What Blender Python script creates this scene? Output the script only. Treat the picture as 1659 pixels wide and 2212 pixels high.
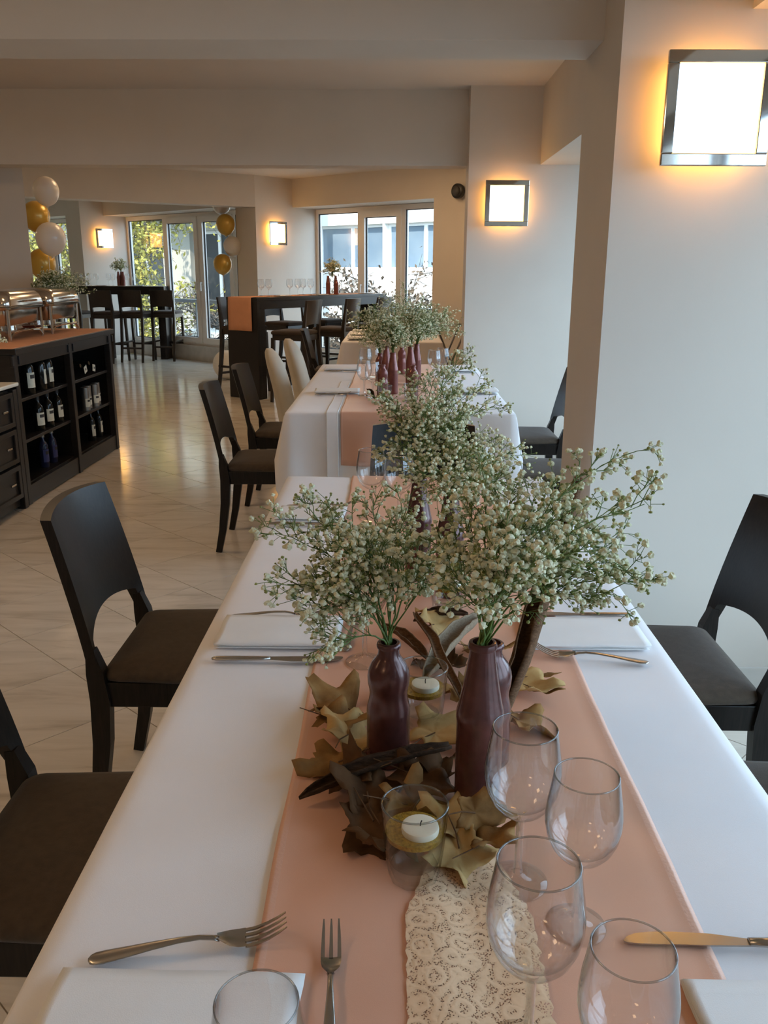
import bpy, bmesh, math, random
import numpy as np
from mathutils import Vector, Matrix, noise
R = math.radians
for o in list(bpy.data.objects): bpy.data.objects.remove(o)
SC = bpy.context.scene
COL = SC.collection

# ------------------------------------------------------------------ camera
cam_d = bpy.data.cameras.new('camera'); cam = bpy.data.objects.new('camera', cam_d); COL.objects.link(cam)
cam_d.sensor_fit = 'VERTICAL'; cam_d.sensor_height = 36.0
cam_d.lens = 36.0 * 1850.0 / 2212.0
cam_d.clip_start = .02; cam_d.clip_end = 300
_p, _y, _r = R(15.7), R(.62), R(.27)
_fw = Vector((-math.sin(_y)*math.cos(_p), math.cos(_y)*math.cos(_p), -math.sin(_p)))
_r0 = Vector((math.cos(_y), math.sin(_y), 0)); _d0 = _fw.cross(_r0)
_rt = math.cos(_r)*_r0 - math.sin(_r)*_d0; _dn = math.sin(_r)*_r0 + math.cos(_r)*_d0
_m = Matrix((( _rt.x, -_dn.x, -_fw.x), (_rt.y, -_dn.y, -_fw.y), (_rt.z, -_dn.z, -_fw.z)))
cam.matrix_world = Matrix.Translation((0, 0, 1.40)) @ _m.to_4x4()
SC.camera = cam

# ------------------------------------------------------------------ world, sun, window portals, exposure
W = bpy.data.worlds.new('sky'); SC.world = W; W.use_nodes = True
_n = W.node_tree.nodes; _bg = _n['Background']
_bg.inputs['Color'].default_value = (.55, .76, 1.0, 1); _bg.inputs['Strength'].default_value = 6.4
sun_d = bpy.data.lights.new('sun', 'SUN'); sun = bpy.data.objects.new('sun', sun_d); COL.objects.link(sun)
sun_d.energy = 8.0; sun_d.angle = R(1.0); sun_d.color = (1, .93, .82)
sun.rotation_euler = Vector((.35, .62, -.70)).to_track_quat('-Z', 'Y').to_euler()
vs = SC.view_settings
vs.view_transform = 'Standard'; vs.look = 'None'; vs.exposure = 0.0; vs.gamma = 1.0; vs.use_curve_mapping = False
SC.cycles.max_bounces = 9; SC.cycles.diffuse_bounces = 4; SC.cycles.glossy_bounces = 4
SC.cycles.transmission_bounces = 8; SC.cycles.transparent_max_bounces = 32
SC.cycles.caustics_reflective = False; SC.cycles.caustics_refractive = False
SC.cycles.sample_clamp_indirect = 6.0; SC.cycles.use_adaptive_sampling = True; SC.cycles.adaptive_threshold = .02
U = Vector((.755, -.656, 0)); V = Vector((.656, .755, 0))      # directions of the saw-tooth window front
def portal(name, c, along, nrm, w, h):
    d = bpy.data.lights.new(name, 'AREA'); d.shape = 'RECTANGLE'; d.size = w; d.size_y = h
    o = bpy.data.objects.new(name, d); COL.objects.link(o)
    z = -Vector(nrm).normalized(); x = Vector(along).normalized(); y = z.cross(x)
    o.matrix_world = Matrix(((x.x, y.x, z.x, c[0]), (x.y, y.y, z.y, c[1]), (x.z, y.z, z.z, c[2]), (0, 0, 0, 1)))
    d.cycles.is_portal = True
portal('portal_right_near', (1.72, .85, 1.3), (0, 1, 0), (-1, 0, 0), 3.7, 2.1)
portal('portal_right_far', (1.72, 4.85, 1.3), (0, 1, 0), (-1, 0, 0), 3.1, 2.1)
portal('portal_window_2', (.12, 12.2, 1.25), U, -V, 3.0, 2.0)
portal('portal_window_1', (-3.15, 14.15, 1.25), U, -V, 3.3, 2.0)
portal('portal_window_3', (-6.3, 16.25, 1.25), U, -V, 2.4, 2.0)

# ------------------------------------------------------------------ mesh helpers
class MB:
    def __init__(s): s.v = []; s.f = []; s.mi = []; s.cur = 0
    def add(s, vs_, fs_):
        b = len(s.v); s.v.extend(tuple(p) for p in vs_)
        for f in fs_: s.f.append(tuple(b+i for i in f)); s.mi.append(s.cur)
        return s
    def box(s, c, d, M=None):
        x, y, z = d[0]/2, d[1]/2, d[2]/2
        P = [Vector((sx*x+c[0], sy*y+c[1], sz*z+c[2])) for sz in (-1, 1) for sx, sy in ((-1,-1),(1,-1),(1,1),(-1,1))]
        if M: P = [M @ p for p in P]
        return s.add(P, [(3,2,1,0),(4,5,6,7),(0,1,5,4),(1,2,6,5),(2,3,7,6),(3,0,4,7)])
    def rbox(s, c, d, b=.004, seg=2, M=None):
        bm = bmesh.new(); bmesh.ops.create_cube(bm, size=1)
        for v in bm.verts: v.co = Vector((v.co.x*d[0], v.co.y*d[1], v.co.z*d[2]))
        b = min(b, min(d)*.45)
        bmesh.ops.bevel(bm, geom=bm.edges[:], offset=b, segments=seg, profile=.5, affect='EDGES')
        bm.verts.index_update()
        P = [v.co + Vector(c) for v in bm.verts]
        if M: P = [M @ p for p in P]
        s.add(P, [[v.index for v in f.verts] for f in bm.faces]); bm.free(); return s
    def prism(s, poly, z0, z1):
        n = len(poly)
        a = sum(poly[i][0]*poly[(i+1)%n][1]-poly[(i+1)%n][0]*poly[i][1] for i in range(n))
        if a < 0: poly = poly[::-1]
        P = [(p[0], p[1], z0) for p in poly] + [(p[0], p[1], z1) for p in poly]
        return s.add(P, [tuple(range(n-1, -1, -1)), tuple(range(n, 2*n))] + [(i, (i+1)%n, n+(i+1)%n, n+i) for i in range(n)])
    def loft(s, rings, cap0=True, cap1=True, closed=True):
        n = len(rings[0]); P = [p for r in rings for p in r]; F = []
        for k in range(len(rings)-1):
            for i in range(n if closed else n-1):
                j = (i+1) % n; F.append((k*n+i, k*n+j, (k+1)*n+j, (k+1)*n+i))
        if cap0: F.append(tuple(range(n-1, -1, -1)))
        if cap1: F.append(tuple((len(rings)-1)*n+i for i in range(n)))
        return s.add(P, F)
    def lathe(s, prof, n=24, c=(0,0,0), cap0=False, cap1=False):
        rings = [[(c[0]+r*math.cos(2*math.pi*i/n), c[1]+r*math.sin(2*math.pi*i/n), c[2]+z) for i in range(n)] for r, z in prof]
        return s.loft(rings, cap0, cap1)
    def tube(s, pts, r, n=6, cap=True):
        pts = [Vector(p) for p in pts]; rings = []; nrm = None
        for i, p in enumerate(pts):
            t = (pts[min(i+1, len(pts)-1)] - pts[max(i-1, 0)]).normalized()
            if nrm is None:
                nrm = t.orthogonal().normalized()
            else:
                nrm = (nrm - t*nrm.dot(t))
                nrm = nrm.normalized() if nrm.length > 1e-6 else t.orthogonal().normalized()
            b = t.cross(nrm); rr = r[i] if isinstance(r, (list, tuple)) else r
            rings.append([p + (nrm*math.cos(2*math.pi*k/n) + b*math.sin(2*math.pi*k/n))*rr for k in range(n)])
        return s.loft(rings, cap, cap)
    def strip(s, pts, wy, th):          # rectangular bar along pts lying roughly in an xz plane
        rings = []
        for i, p in enumerate(pts):
            a = Vector(pts[max(i-1, 0)]); b = Vector(pts[min(i+1, len(pts)-1)]); t = (b-a).normalized()
            nx = Vector((t.z, 0, -t.x)).normalized(); p = Vector(p)
            w = wy[i] if isinstance(wy, (list, tuple)) else wy; h = th[i] if isinstance(th, (list, tuple)) else th
            y = Vector((0, 1, 0))
            rings.append([p+nx*h/2-y*w/2, p+nx*h/2+y*w/2, p-nx*h/2+y*w/2, p-nx*h/2-y*w/2])
        return s.loft(rings)
    def grid(s, nx, ny, fn):
        P = [fn(i/(nx-1), j/(ny-1)) for j in range(ny) for i in range(nx)]
        return s.add(P, [(j*nx+i, j*nx+i+1, (j+1)*nx+i+1, (j+1)*nx+i) for j in range(ny-1) for i in range(nx-1)])
    def mesh(s, name, mats, smooth=False):
        me = bpy.data.meshes.new(name); me.from_pydata(s.v, [], s.f); me.update()
        for m in (mats if isinstance(mats, (list, tuple)) else [mats]): me.materials.append(m)
        if any(s.mi): me.polygons.foreach_set('material_index', s.mi)
        bm = bmesh.new(); bm.from_mesh(me); bmesh.ops.recalc_face_normals(bm, faces=bm.faces[:]); bm.to_mesh(me); bm.free()
        if smooth is True: me.polygons.foreach_set('use_smooth', [True]*len(me.polygons))
        elif smooth: me.polygons.foreach_set('use_smooth', [True]*len(me.polygons)); me.set_sharp_from_angle(angle=R(smooth))
        return me
    def build(s, name, mats, parent=None, smooth=False, loc=None, rz=0, **kw):
        return place(name, s.mesh(name, mats, smooth), parent, loc, rz, **kw)
def tag(o, label=None, cat=None, group=None, kind=None):
    if label: o['label'] = label
    if cat: o['category'] = cat
    if group: o['group'] = group
    if kind: o['kind'] = kind
    return o
def place(name, me, parent=None, loc=None, rz=0, **kw):
    o = bpy.data.objects.new(name, me); COL.objects.link(o)
    if parent: o.parent = parent
    if loc is not None: o.location = loc
    o.rotation_euler = (0, 0, rz) if not isinstance(rz, (tuple, list)) else rz
    return tag(o, **kw)
def empty(name, loc, rz=0, **kw):
    o = place(name, None, None, loc, rz, **kw); o.empty_display_size = .05; return o
def copy_tree(o, parent=None):
    c = o.copy(); COL.objects.link(c); c.parent = parent
    for ch in [x for x in KIDS.get(o.name, o.children)]: copy_tree(ch, c)
    return c
KIDS = {}
def dup(root, loc, rz, label):
    c = copy_tree(root); c.location = loc; c.rotation_euler = (0, 0, rz); c['label'] = label; return c
def rrect(w, d, r, n=5, z=0, cx=0, cy=0):
    P = []
    for k, (sx, sy) in enumerate(((1,1),(-1,1),(-1,-1),(1,-1))):
        for i in range(n):
            a = math.pi/2*(k + i/(n-1)); P.append((cx+sx*(w/2-r)+r*math.cos(a), cy+sy*(d/2-r)+r*math.sin(a), z))
    return P

# ------------------------------------------------------------------ materials
def mat(name, col, rough=.5, metal=0, var=0, scale=20, bump=0, bscale=200, col2=None, sheen=0, coat=0, trans=0, ior=1.45, stretch=None, spec=.5, sss=0, detail=4):
    m = bpy.data.materials.new(name); m.use_nodes = True; nt = m.node_tree; N = nt.nodes; L = nt.links
    b = N['Principled BSDF']; b.inputs['Base Color'].default_value = (*col, 1)
    b.inputs['Roughness'].default_value = rough; b.inputs['Metallic'].default_value = metal; b.inputs['IOR'].default_value = ior
    b.inputs['Specular IOR Level'].default_value = spec
    if sheen: b.inputs['Sheen Weight'].default_value = sheen; b.inputs['Sheen Roughness'].default_value = .4
    if coat: b.inputs['Coat Weight'].default_value = coat; b.inputs['Coat Roughness'].default_value = .12
    if trans: b.inputs['Transmission Weight'].default_value = trans
    if sss: b.inputs['Subsurface Weight'].default_value = sss; b.inputs['Subsurface Radius'].default_value = (.02, .015, .01)
    tc = N.new('ShaderNodeTexCoord'); src = tc.outputs['Object']
    if stretch:
        mp = N.new('ShaderNodeMapping'); mp.inputs['Scale'].default_value = stretch; L.new(src, mp.inputs['Vector']); src = mp.outputs['Vector']
    if var or col2:
        t = N.new('ShaderNodeTexNoise'); t.inputs['Scale'].default_value = scale; t.inputs['Detail'].default_value = detail; L.new(src, t.inputs['Vector'])
        cr = N.new('ShaderNodeValToRGB'); cr.color_ramp.elements[0].position = .3; cr.color_ramp.elements[1].position = .7
        c2 = col2 or tuple(min(1, c*(1+var)) for c in col); c1 = col if col2 else tuple(c*(1-var) for c in col)
        cr.color_ramp.elements[0].color = (*c1, 1); cr.color_ramp.elements[1].color = (*c2, 1)
        L.new(t.outputs['Fac'], cr.inputs['Fac']); L.new(cr.outputs['Color'], b.inputs['Base Color'])
    if bump:
        t = N.new('ShaderNodeTexNoise'); t.inputs['Scale'].default_value = bscale; t.inputs['Detail'].default_value = 3; L.new(src, t.inputs['Vector'])
        bp = N.new('ShaderNodeBump'); bp.inputs['Strength'].default_value = bump; bp.inputs['Distance'].default_value = .002
        L.new(t.outputs['Fac'], bp.inputs['Height']); L.new(bp.outputs['Normal'], b.inputs['Normal'])
    return m
def glow(name, col, strength):
    m = bpy.data.materials.new(name); m.use_nodes = True; N = m.node_tree.nodes; b = N['Principled BSDF']
    b.inputs['Base Color'].default_value = (*col, 1); b.inputs['Emission Color'].default_value = (*col, 1); b.inputs['Emission Strength'].default_value = strength
    return m
def thin_glass(name, tint=(.97,.98,.98), edge=(.55,.58,.58), ior=1.45, boost=1.0, power=3.0):
    m = bpy.data.materials.new(name); m.use_nodes = True; nt = m.node_tree; N = nt.nodes; L = nt.links
    for x in list(N): N.remove(x)
    out = N.new('ShaderNodeOutputMaterial'); mix = N.new('ShaderNodeMixShader'); tr = N.new('ShaderNodeBsdfTransparent'); gl = N.new('ShaderNodeBsdfGlossy')
    gl.inputs['Roughness'].default_value = .0
    fr = N.new('ShaderNodeMath'); fr.operation = 'POWER'; fr.inputs[1].default_value = 5.0      # Schlick: the same from both sides of a thin wall
    mu = N.new('ShaderNodeMath'); mu.operation = 'MULTIPLY_ADD'; mu.inputs[1].default_value = .95*boost; mu.inputs[2].default_value = .04*boost; mu.use_clamp = True
    lw = N.new('ShaderNodeLayerWeight'); lw.inputs['Blend'].default_value = .5
    pw = N.new('ShaderNodeMath'); pw.operation = 'POWER'; pw.inputs[1].default_value = power
    mc = N.new('ShaderNodeMix'); mc.data_type = 'RGBA'; mc.inputs['A'].default_value = (*tint, 1); mc.inputs['B'].default_value = (*edge, 1)
    L.new(lw.outputs['Facing'], pw.inputs[0]); L.new(pw.outputs[0], mc.inputs['Factor']); L.new(mc.outputs['Result'], tr.inputs['Color'])
    L.new(lw.outputs['Facing'], fr.inputs[0]); L.new(fr.outputs[0], mu.inputs[0]); L.new(mu.outputs[0], mix.inputs['Fac'])
    L.new(tr.outputs[0], mix.inputs[1]); L.new(gl.outputs[0], mix.inputs[2]); L.new(mix.outputs[0], out.inputs['Surface'])
    return m
def clear_glass(name, ior=1.45, clear=.45, tint=(.98, .985, .985)):
    m = bpy.data.materials.new(name); m.use_nodes = True; nt = m.node_tree; N = nt.nodes; L = nt.links
    for x in list(N): N.remove(x)
    out = N.new('ShaderNodeOutputMaterial'); mix = N.new('ShaderNodeMixShader'); tr = N.new('ShaderNodeBsdfTransparent'); gl = N.new('ShaderNodeBsdfGlass')
    tr.inputs['Color'].default_value = (*tint, 1); gl.inputs['Color'].default_value = (*tint, 1); gl.inputs['Roughness'].default_value = 0; gl.inputs['IOR'].default_value = ior
    mix.inputs['Fac'].default_value = 1-clear
    L.new(tr.outputs[0], mix.inputs[1]); L.new(gl.outputs[0], mix.inputs[2]); L.new(mix.outputs[0], out.inputs['Surface'])
    return m
def marble(name):
    m = bpy.data.materials.new(name); m.use_nodes = True; nt = m.node_tree; N = nt.nodes; L = nt.links; b = N['Principled BSDF']
    ge = N.new('ShaderNodeNewGeometry'); oi = N.new('ShaderNodeObjectInfo')
    ad = N.new('ShaderNodeVectorMath'); ad.operation = 'MULTIPLY_ADD'; ad.inputs[1].default_value = (1, 1, 1)
    sc = N.new('ShaderNodeVectorMath'); sc.operation = 'SCALE'; sc.inputs['Scale'].default_value = 7.0
    cb = N.new('ShaderNodeCombineXYZ'); L.new(oi.outputs['Random'], cb.inputs['X']); L.new(oi.outputs['Random'], cb.inputs['Y']); L.new(cb.outputs[0], sc.inputs[0])
    L.new(ge.outputs['Position'], ad.inputs[0]); L.new(sc.outputs[0], ad.inputs[2])
    mp = N.new('ShaderNodeMapping'); mp.inputs['Rotation'].default_value = (0, 0, R(-10)); mp.inputs['Scale'].default_value = (1.3, 7.5, 1); L.new(ad.outputs[0], mp.inputs['Vector'])
    t = N.new('ShaderNodeTexNoise'); t.inputs['Scale'].default_value = 1.6; t.inputs['Detail'].default_value = 8; t.inputs['Roughness'].default_value = .6; t.inputs['Distortion'].default_value = .6
    L.new(mp.outputs[0], t.inputs['Vector'])
    cr = N.new('ShaderNodeValToRGB'); e = cr.color_ramp.elements
    e[0].position = .30; e[0].color = (.52, .455, .365, 1); e[1].position = .60; e[1].color = (.74, .67, .57, 1)
    k = e.new(.46); k.color = (.68, .61, .51, 1)
    L.new(t.outputs['Fac'], cr.inputs['Fac']); L.new(cr.outputs['Color'], b.inputs['Base Color'])
    b.inputs['Roughness'].default_value = .13; b.inputs['Specular IOR Level'].default_value = .6
    t2 = N.new('ShaderNodeTexNoise'); t2.inputs['Scale'].default_value = 5; t2.inputs['Detail'].default_value = 2; L.new(ge.outputs['Position'], t2.inputs['Vector'])
    bp = N.new('ShaderNodeBump'); bp.inputs['Strength'].default_value = .07; bp.inputs['Distance'].default_value = .012
    L.new(t2.outputs['Fac'], bp.inputs['Height']); L.new(bp.outputs['Normal'], b.inputs['Normal'])
    return m
def lace(name):
    m = bpy.data.materials.new(name); m.use_nodes = True; nt = m.node_tree; N = nt.nodes; L = nt.links; b = N['Principled BSDF']
    b.inputs['Base Color'].default_value = (.62, .47, .30, 1); b.inputs['Roughness'].default_value = .85
    tc = N.new('ShaderNodeTexCoord')
    v1 = N.new('ShaderNodeTexVoronoi'); v1.inputs['Scale'].default_value = 520; L.new(tc.outputs['Object'], v1.inputs['Vector'])
    v2 = N.new('ShaderNodeTexVoronoi'); v2.inputs['Scale'].default_value = 42; v2.feature = 'F1'; L.new(tc.outputs['Object'], v2.inputs['Vector'])      # flower heads
    n1 = N.new('ShaderNodeTexNoise'); n1.inputs['Scale'].default_value = 70; n1.inputs['Detail'].default_value = 2; L.new(tc.outputs['Object'], n1.inputs['Vector'])
    sm = N.new('ShaderNodeMath'); sm.operation = 'MULTIPLY_ADD'; sm.inputs[1].default_value = .55; L.new(n1.outputs['Fac'], sm.inputs[0]); L.new(v2.outputs['Distance'], sm.inputs[2])
    sn = N.new('ShaderNodeMath'); sn.operation = 'SINE'; mu = N.new('ShaderNodeMath'); mu.operation = 'MULTIPLY'; mu.inputs[1].default_value = 17; L.new(sm.outputs[0], mu.inputs[0]); L.new(mu.outputs[0], sn.inputs[0])
    r1 = N.new('ShaderNodeMath'); r1.operation = 'LESS_THAN'; r1.inputs[1].default_value = .40; L.new(v1.outputs['Distance'], r1.inputs[0])
    r2 = N.new('ShaderNodeMath'); r2.operation = 'GREATER_THAN'; r2.inputs[1].default_value = .35; L.new(sn.outputs[0], r2.inputs[0])
    r3 = N.new('ShaderNodeMath'); r3.operation = 'MULTIPLY'; L.new(r1.outputs[0], r3.inputs[0]); L.new(r2.outputs[0], r3.inputs[1])
    al = N.new('ShaderNodeMath'); al.operation = 'MULTIPLY_ADD'; al.inputs[1].default_value = -.85; al.inputs[2].default_value = 1.0; L.new(r3.outputs[0], al.inputs[0]); L.new(al.outputs[0], b.inputs['Alpha'])
    mr = N.new('ShaderNodeMapRange'); mr.inputs['From Min'].default_value = -1; L.new(sn.outputs[0], mr.inputs['Value'])
    cr = N.new('ShaderNodeValToRGB'); cr.color_ramp.elements[0].color = (.85, .60, .385, 1); cr.color_ramp.elements[1].color = (.78, .53, .33, 1)
    L.new(mr.outputs[0], cr.inputs['Fac']); L.new(cr.outputs['Color'], b.inputs['Base Color'])
    bp = N.new('ShaderNodeBump'); bp.inputs['Strength'].default_value = .14; bp.inputs['Distance'].default_value = .0006; bp.invert = True; L.new(sn.outputs[0], bp.inputs['Height']); L.new(bp.outputs['Normal'], b.inputs['Normal'])
    return m
M = dict(
    paint=mat('white_wall_paint', (.67, .605, .525), .65, var=.02, scale=3, bump=.08, bscale=90),
    ceil=mat('ceiling_paint', (.68, .61, .535), .7, var=.02, scale=2),
    base=mat('stone_skirting', (.60, .56, .50), .3, var=.08, scale=9),
    marble=marble('polished_marble'), grout=mat('tile_grout', (.46, .41, .34), .7),
    upvc=mat('white_window_frame', (.86, .83, .78), .32),
    seal=mat('black_rubber_seal', (.02, .02, .022), .6),
    pane=thin_glass('window_glass', (.97, .985, .98), (.9, .92, .92), 1.45, 1.0),
    wood=mat('dark_wenge_wood', (.012, .0085, .0065), .36, var=.45, scale=14, stretch=(14, 14, 1.2), spec=.32),
    stoolwood=mat('dark_oak_stool_wood', (.022, .016, .012), .34, var=.4, scale=14, stretch=(14, 14, 1.2), coat=.15),
    barwood=mat('black_stained_bar_wood', (.012, .010, .009), .38, var=.4, scale=10, stretch=(1.2, 12, 12)),
    seat=mat('brown_seat_fabric', (.072, .050, .032), .9, var=.15, scale=60, bump=.4, bscale=900, sheen=.15),
    stoolseat=mat('dark_brown_seat_fabric', (.045, .031, .024), .8, var=.12, scale=60, bump=.3, bscale=700, sheen=.15),
    cloth=mat('white_table_linen', (.90, .875, .885), .8, var=.015, scale=6, bump=.12, bscale=1100, sheen=.1),
    napkin=mat('white_napkin_linen', (.88, .865, .85), .85, var=.015, scale=20, bump=.15, bscale=900),
    satin=mat('peach_satin', (.76, .42, .29), .42, var=.05, scale=4, bump=.08, bscale=1200, sheen=.05, spec=.55),
    satinh=mat('peach_satin_hem', (.78, .46, .34), .45, bump=.3, bscale=250),
    lace=lace('beige_lace'),
    steel=mat('brushed_cutlery_steel', (.42, .39, .355), .27, 1, var=.06, scale=40),
    chrome=mat('polished_chrome', (.60, .585, .56), .06, 1),
    stainless=mat('stainless_steel', (.58, .55, .50), .16, 1, var=.08, scale=6),
    bulb=glow('lit_opal_glass', (1.0, .52, .125), 9.0),
    lamp=glow('added_ceiling_fill_glow', (1.0, .66, .36), 12.0),  # lamp: warm fill glow of the added ceiling lamps
    bottle=mat('rose_brown_bottle_paint', (.105, .038, .033), .24, .25, var=.22, scale=60, bump=.12, bscale=120, coat=.25),
    bottle2=mat('copper_red_bottle_paint', (.215, .070, .058), .27, .35, var=.15, scale=60, coat=.2),
    glass=thin_glass('wine_glass_bowl', (.99, .99, .99), (.56, .58, .59), 1.5, 1.5, 4.0),
    tumbler=thin_glass('tumbler_glass', (.97, .97, .96), (.52, .53, .52), 1.5, 1.0, 3.6),
    solid=clear_glass('solid_clear_glass', 1.45, .55),
    rim=thin_glass('glass_rim', (.80, .82, .82), (.30, .32, .33), 1.5, 3.0, 1.5), peach=mat('matte_peach_cloth', (.66, .33, .19), .85, var=.05, scale=8, spec=.15),
    wax=mat('ivory_candle_wax', (.88, .83, .70), .45, sss=.2),
    gold=mat('gold_glitter_water', (.42, .26, .03), .2, .4, var=.35, scale=300, bump=.5, bscale=500),
    wick=mat('burnt_wick', (.03, .025, .02), .9),
    stem=mat('green_flower_stem', (.125, .195, .045), .6, var=.2, scale=30),
    bloom=mat('cream_gypsophila_bloom', (.74, .72, .50), .8, var=.12, scale=160, sss=.0),
    bud=mat('green_gypsophila_bud', (.25, .27, .085), .8, var=.2, scale=160),
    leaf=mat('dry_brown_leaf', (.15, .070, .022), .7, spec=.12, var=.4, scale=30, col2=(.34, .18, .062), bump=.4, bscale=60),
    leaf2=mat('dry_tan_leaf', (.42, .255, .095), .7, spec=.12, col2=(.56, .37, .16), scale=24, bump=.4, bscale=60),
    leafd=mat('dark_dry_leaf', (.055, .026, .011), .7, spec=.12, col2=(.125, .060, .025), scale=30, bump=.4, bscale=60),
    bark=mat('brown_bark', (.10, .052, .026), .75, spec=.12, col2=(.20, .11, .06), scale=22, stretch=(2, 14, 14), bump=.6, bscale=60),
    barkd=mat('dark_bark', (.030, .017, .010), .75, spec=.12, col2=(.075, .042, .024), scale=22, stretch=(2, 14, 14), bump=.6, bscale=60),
    barkg=mat('grey_driftwood', (.24, .17, .11), .8, spec=.12, col2=(.34, .26, .18), scale=22, stretch=(2, 14, 14), bump=.6, bscale=60),
    cover=mat('cream_chair_cover', (.72, .665, .55), .85, var=.03, scale=8, bump=.2, bscale=500, sheen=.1),
    balw=mat('pearl_white_latex', (.80, .73, .64), .3, trans=.12, sss=.2, coat=.3),
    balg=mat('gold_latex', (.58, .35, .055), .3, .25, coat=.3, sss=.0),
    paper=mat('white_paper_lantern', (.82, .80, .74), .8, bump=.2, bscale=60),
    black=mat('black_plastic', (.018, .018, .019), .4), speaker=mat('speaker_grille', (.05, .048, .045), .5),
    wine=mat('dark_bottle_glass', (.010, .010, .008), .12), label=mat('cream_paper_label', (.70, .66, .52), .8, var=.06, scale=60),
    blue=mat('dark_blue_bottle', (.018, .020, .05), .15), lblue=mat('blue_paper_label', (.05, .055, .16), .7), tin=mat('tin_can', (.32, .31, .28), .3, .8),
    amph=mat('red_clay_pot', (.16, .035, .022), .5), cream=mat('cream_marble_top', (.78, .72, .60), .3, var=.06, scale=9),
    bwall=mat('white_facade_render', (.82, .80, .74), .85, var=.03, scale=2), bwall2=mat('pale_facade_render', (.40, .38, .33), .85, var=.06, scale=2),
    bglass=mat('blue_facade_glass', (.115, .165, .22), .06, .0, spec=.8, col2=(.20, .25, .29), scale=1.1), dark=mat('dark_opening', (.02, .022, .022), .6), pole=mat('blue_grey_pole', (.10, .145, .22), .4),  # bglass: paler noise patches paint tree reflections into the glass colour
    rail=mat('grey_metal_rail', (.20, .205, .20), .4, .3), ground=mat('grey_street', (.13, .13, .125), .9, var=.15, scale=.4),
    tleaf=mat('yellow_green_leaf', (.19, .20, .04), .6, col2=(.46, .38, .07), scale=1.4), tleafb=mat('brown_autumn_leaf', (.06, .042, .026), .7, col2=(.13, .085, .05), scale=1.6),
    tbark=mat('tree_bark', (.07, .06, .05), .9, var=.3, scale=12), steeld=mat('grey_stand_metal', (.20, .19, .18), .35, .7), twig=mat('thin_twig', (.16, .12, .09), .85, var=.2, scale=20),
    print=mat('dark_label_print', (.05, .045, .04), .8), string=mat('ribbon_string', (.7, .66, .6), .6),
)

# ------------------------------------------------------------------ room shell
A_ = Vector((-5.084, 14.517, 0)); B_ = Vector((-1.887, 12.20, 0)); P1 = Vector((-3.55, 14.30, 0)); P2 = Vector((-.024, 12.06, 0))
CZ = 2.63
W1R = B_ - U*.42 + V*.495; W1L = A_ + V*.842; W0R = A_ - U*.45 + V*.42
W2L = B_ + V*1.128; W2R = P2 + U*3.35; W0L = W0R - U*3.6
W2R = P2 + U*((1.75-P2.x)/.755)
room = [(-8.1, -3.2), (1.75, -3.2), W2R.to_2d(), W2L.to_2d(), W1R.to_2d(), W1L.to_2d(), W0R.to_2d(), W0L.to_2d(), (-8.1, W0L.y)]
def struct(name, mb, m, parent=None, label=None, **kw):
    return tag(mb.build(name, m, parent, **kw), label, None, None, None if parent else 'structure')
fl = struct('floor', MB().prism(room, -.06, -.008), M['grout'], label='polished cream marble floor laid in diagonal tiles')
struct('ceiling', MB().prism(room, CZ, CZ+.15), M['ceil'], label='painted ceiling between the beams')
# marble tiles at the angle of the window front, 40 cm, tiny tilts; the largest-looking 300 are single tiles
def inside(x, y, poly):
    r = False; n = len(poly)
    for i in range(n):
        a, b = poly[i], poly[(i+1) % n]
        if (a[1] > y) != (b[1] > y) and x < (b[0]-a[0])*(y-a[1])/(b[1]-a[1])+a[0]: r = not r
    return r
TS = .40; tiles = []; rng = random.Random(4)
e1 = Vector((.731, -.682)); e2 = Vector((.682, .731))
o1 = 1.27; o2 = 3.19
for i in range(-45, 45):
    for j in range(-12, 52):
        c = e1*(o2*-1 + (i+.5)*TS) + e2*(o1 + (j+.5)*TS)
        if inside(c.x, c.y, room): tiles.append((c.x, c.y))
def in_view(x, y):
    if y < 1.2: return 0
    px = 852 + x*1900/y
    vis = -80 < px < 1280 and not (abs(x-.07) < .4 and y < 7) and x > -2.35 if y < 7 else -20 < px < 640
    return (1/(y*y)) * (1 if vis else .05)
tiles.sort(key=lambda t: -in_view(*t))
def tile_mesh(mb, cx, cy, t1, t2, g=.0016):
    h = TS/2 - g
    P = []
    for k, (dz, hh) in enumerate(((-.008, h), (0, h), )):
        for a, b in ((-1,-1),(1,-1),(1,1),(-1,1)):
            q = e1*(a*hh) + e2*(b*hh); P.append((cx+q.x, cy+q.y, dz + (a*t1+b*t2)*hh if k else dz))
    mb.add(P, [(4,5,6,7),(0,1,5,4),(1,2,6,5),(2,3,7,6),(3,0,4,7)])
tmesh = []
for k in range(12):
    mb = MB(); tile_mesh(mb, 0, 0, rng.uniform(-.0012, .0012), rng.uniform(-.0012, .0012)); tmesh.append(mb.mesh('tile', M['marble']))
for (x, y) in tiles[:300]: place('tile', rng.choice(tmesh), fl, (x, y, -.0015))
mb = MB()
for (x, y) in tiles[300:]: tile_mesh(mb, x, y, rng.uniform(-.001, .001), rng.uniform(-.001, .001))
tag(mb.build('tiles', M['marble'], fl, loc=(0, 0, -.0015)), kind='stuff')

def quad(p, q, r, s): return [tuple(x)[:2] for x in (p, q, r, s)]
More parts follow.
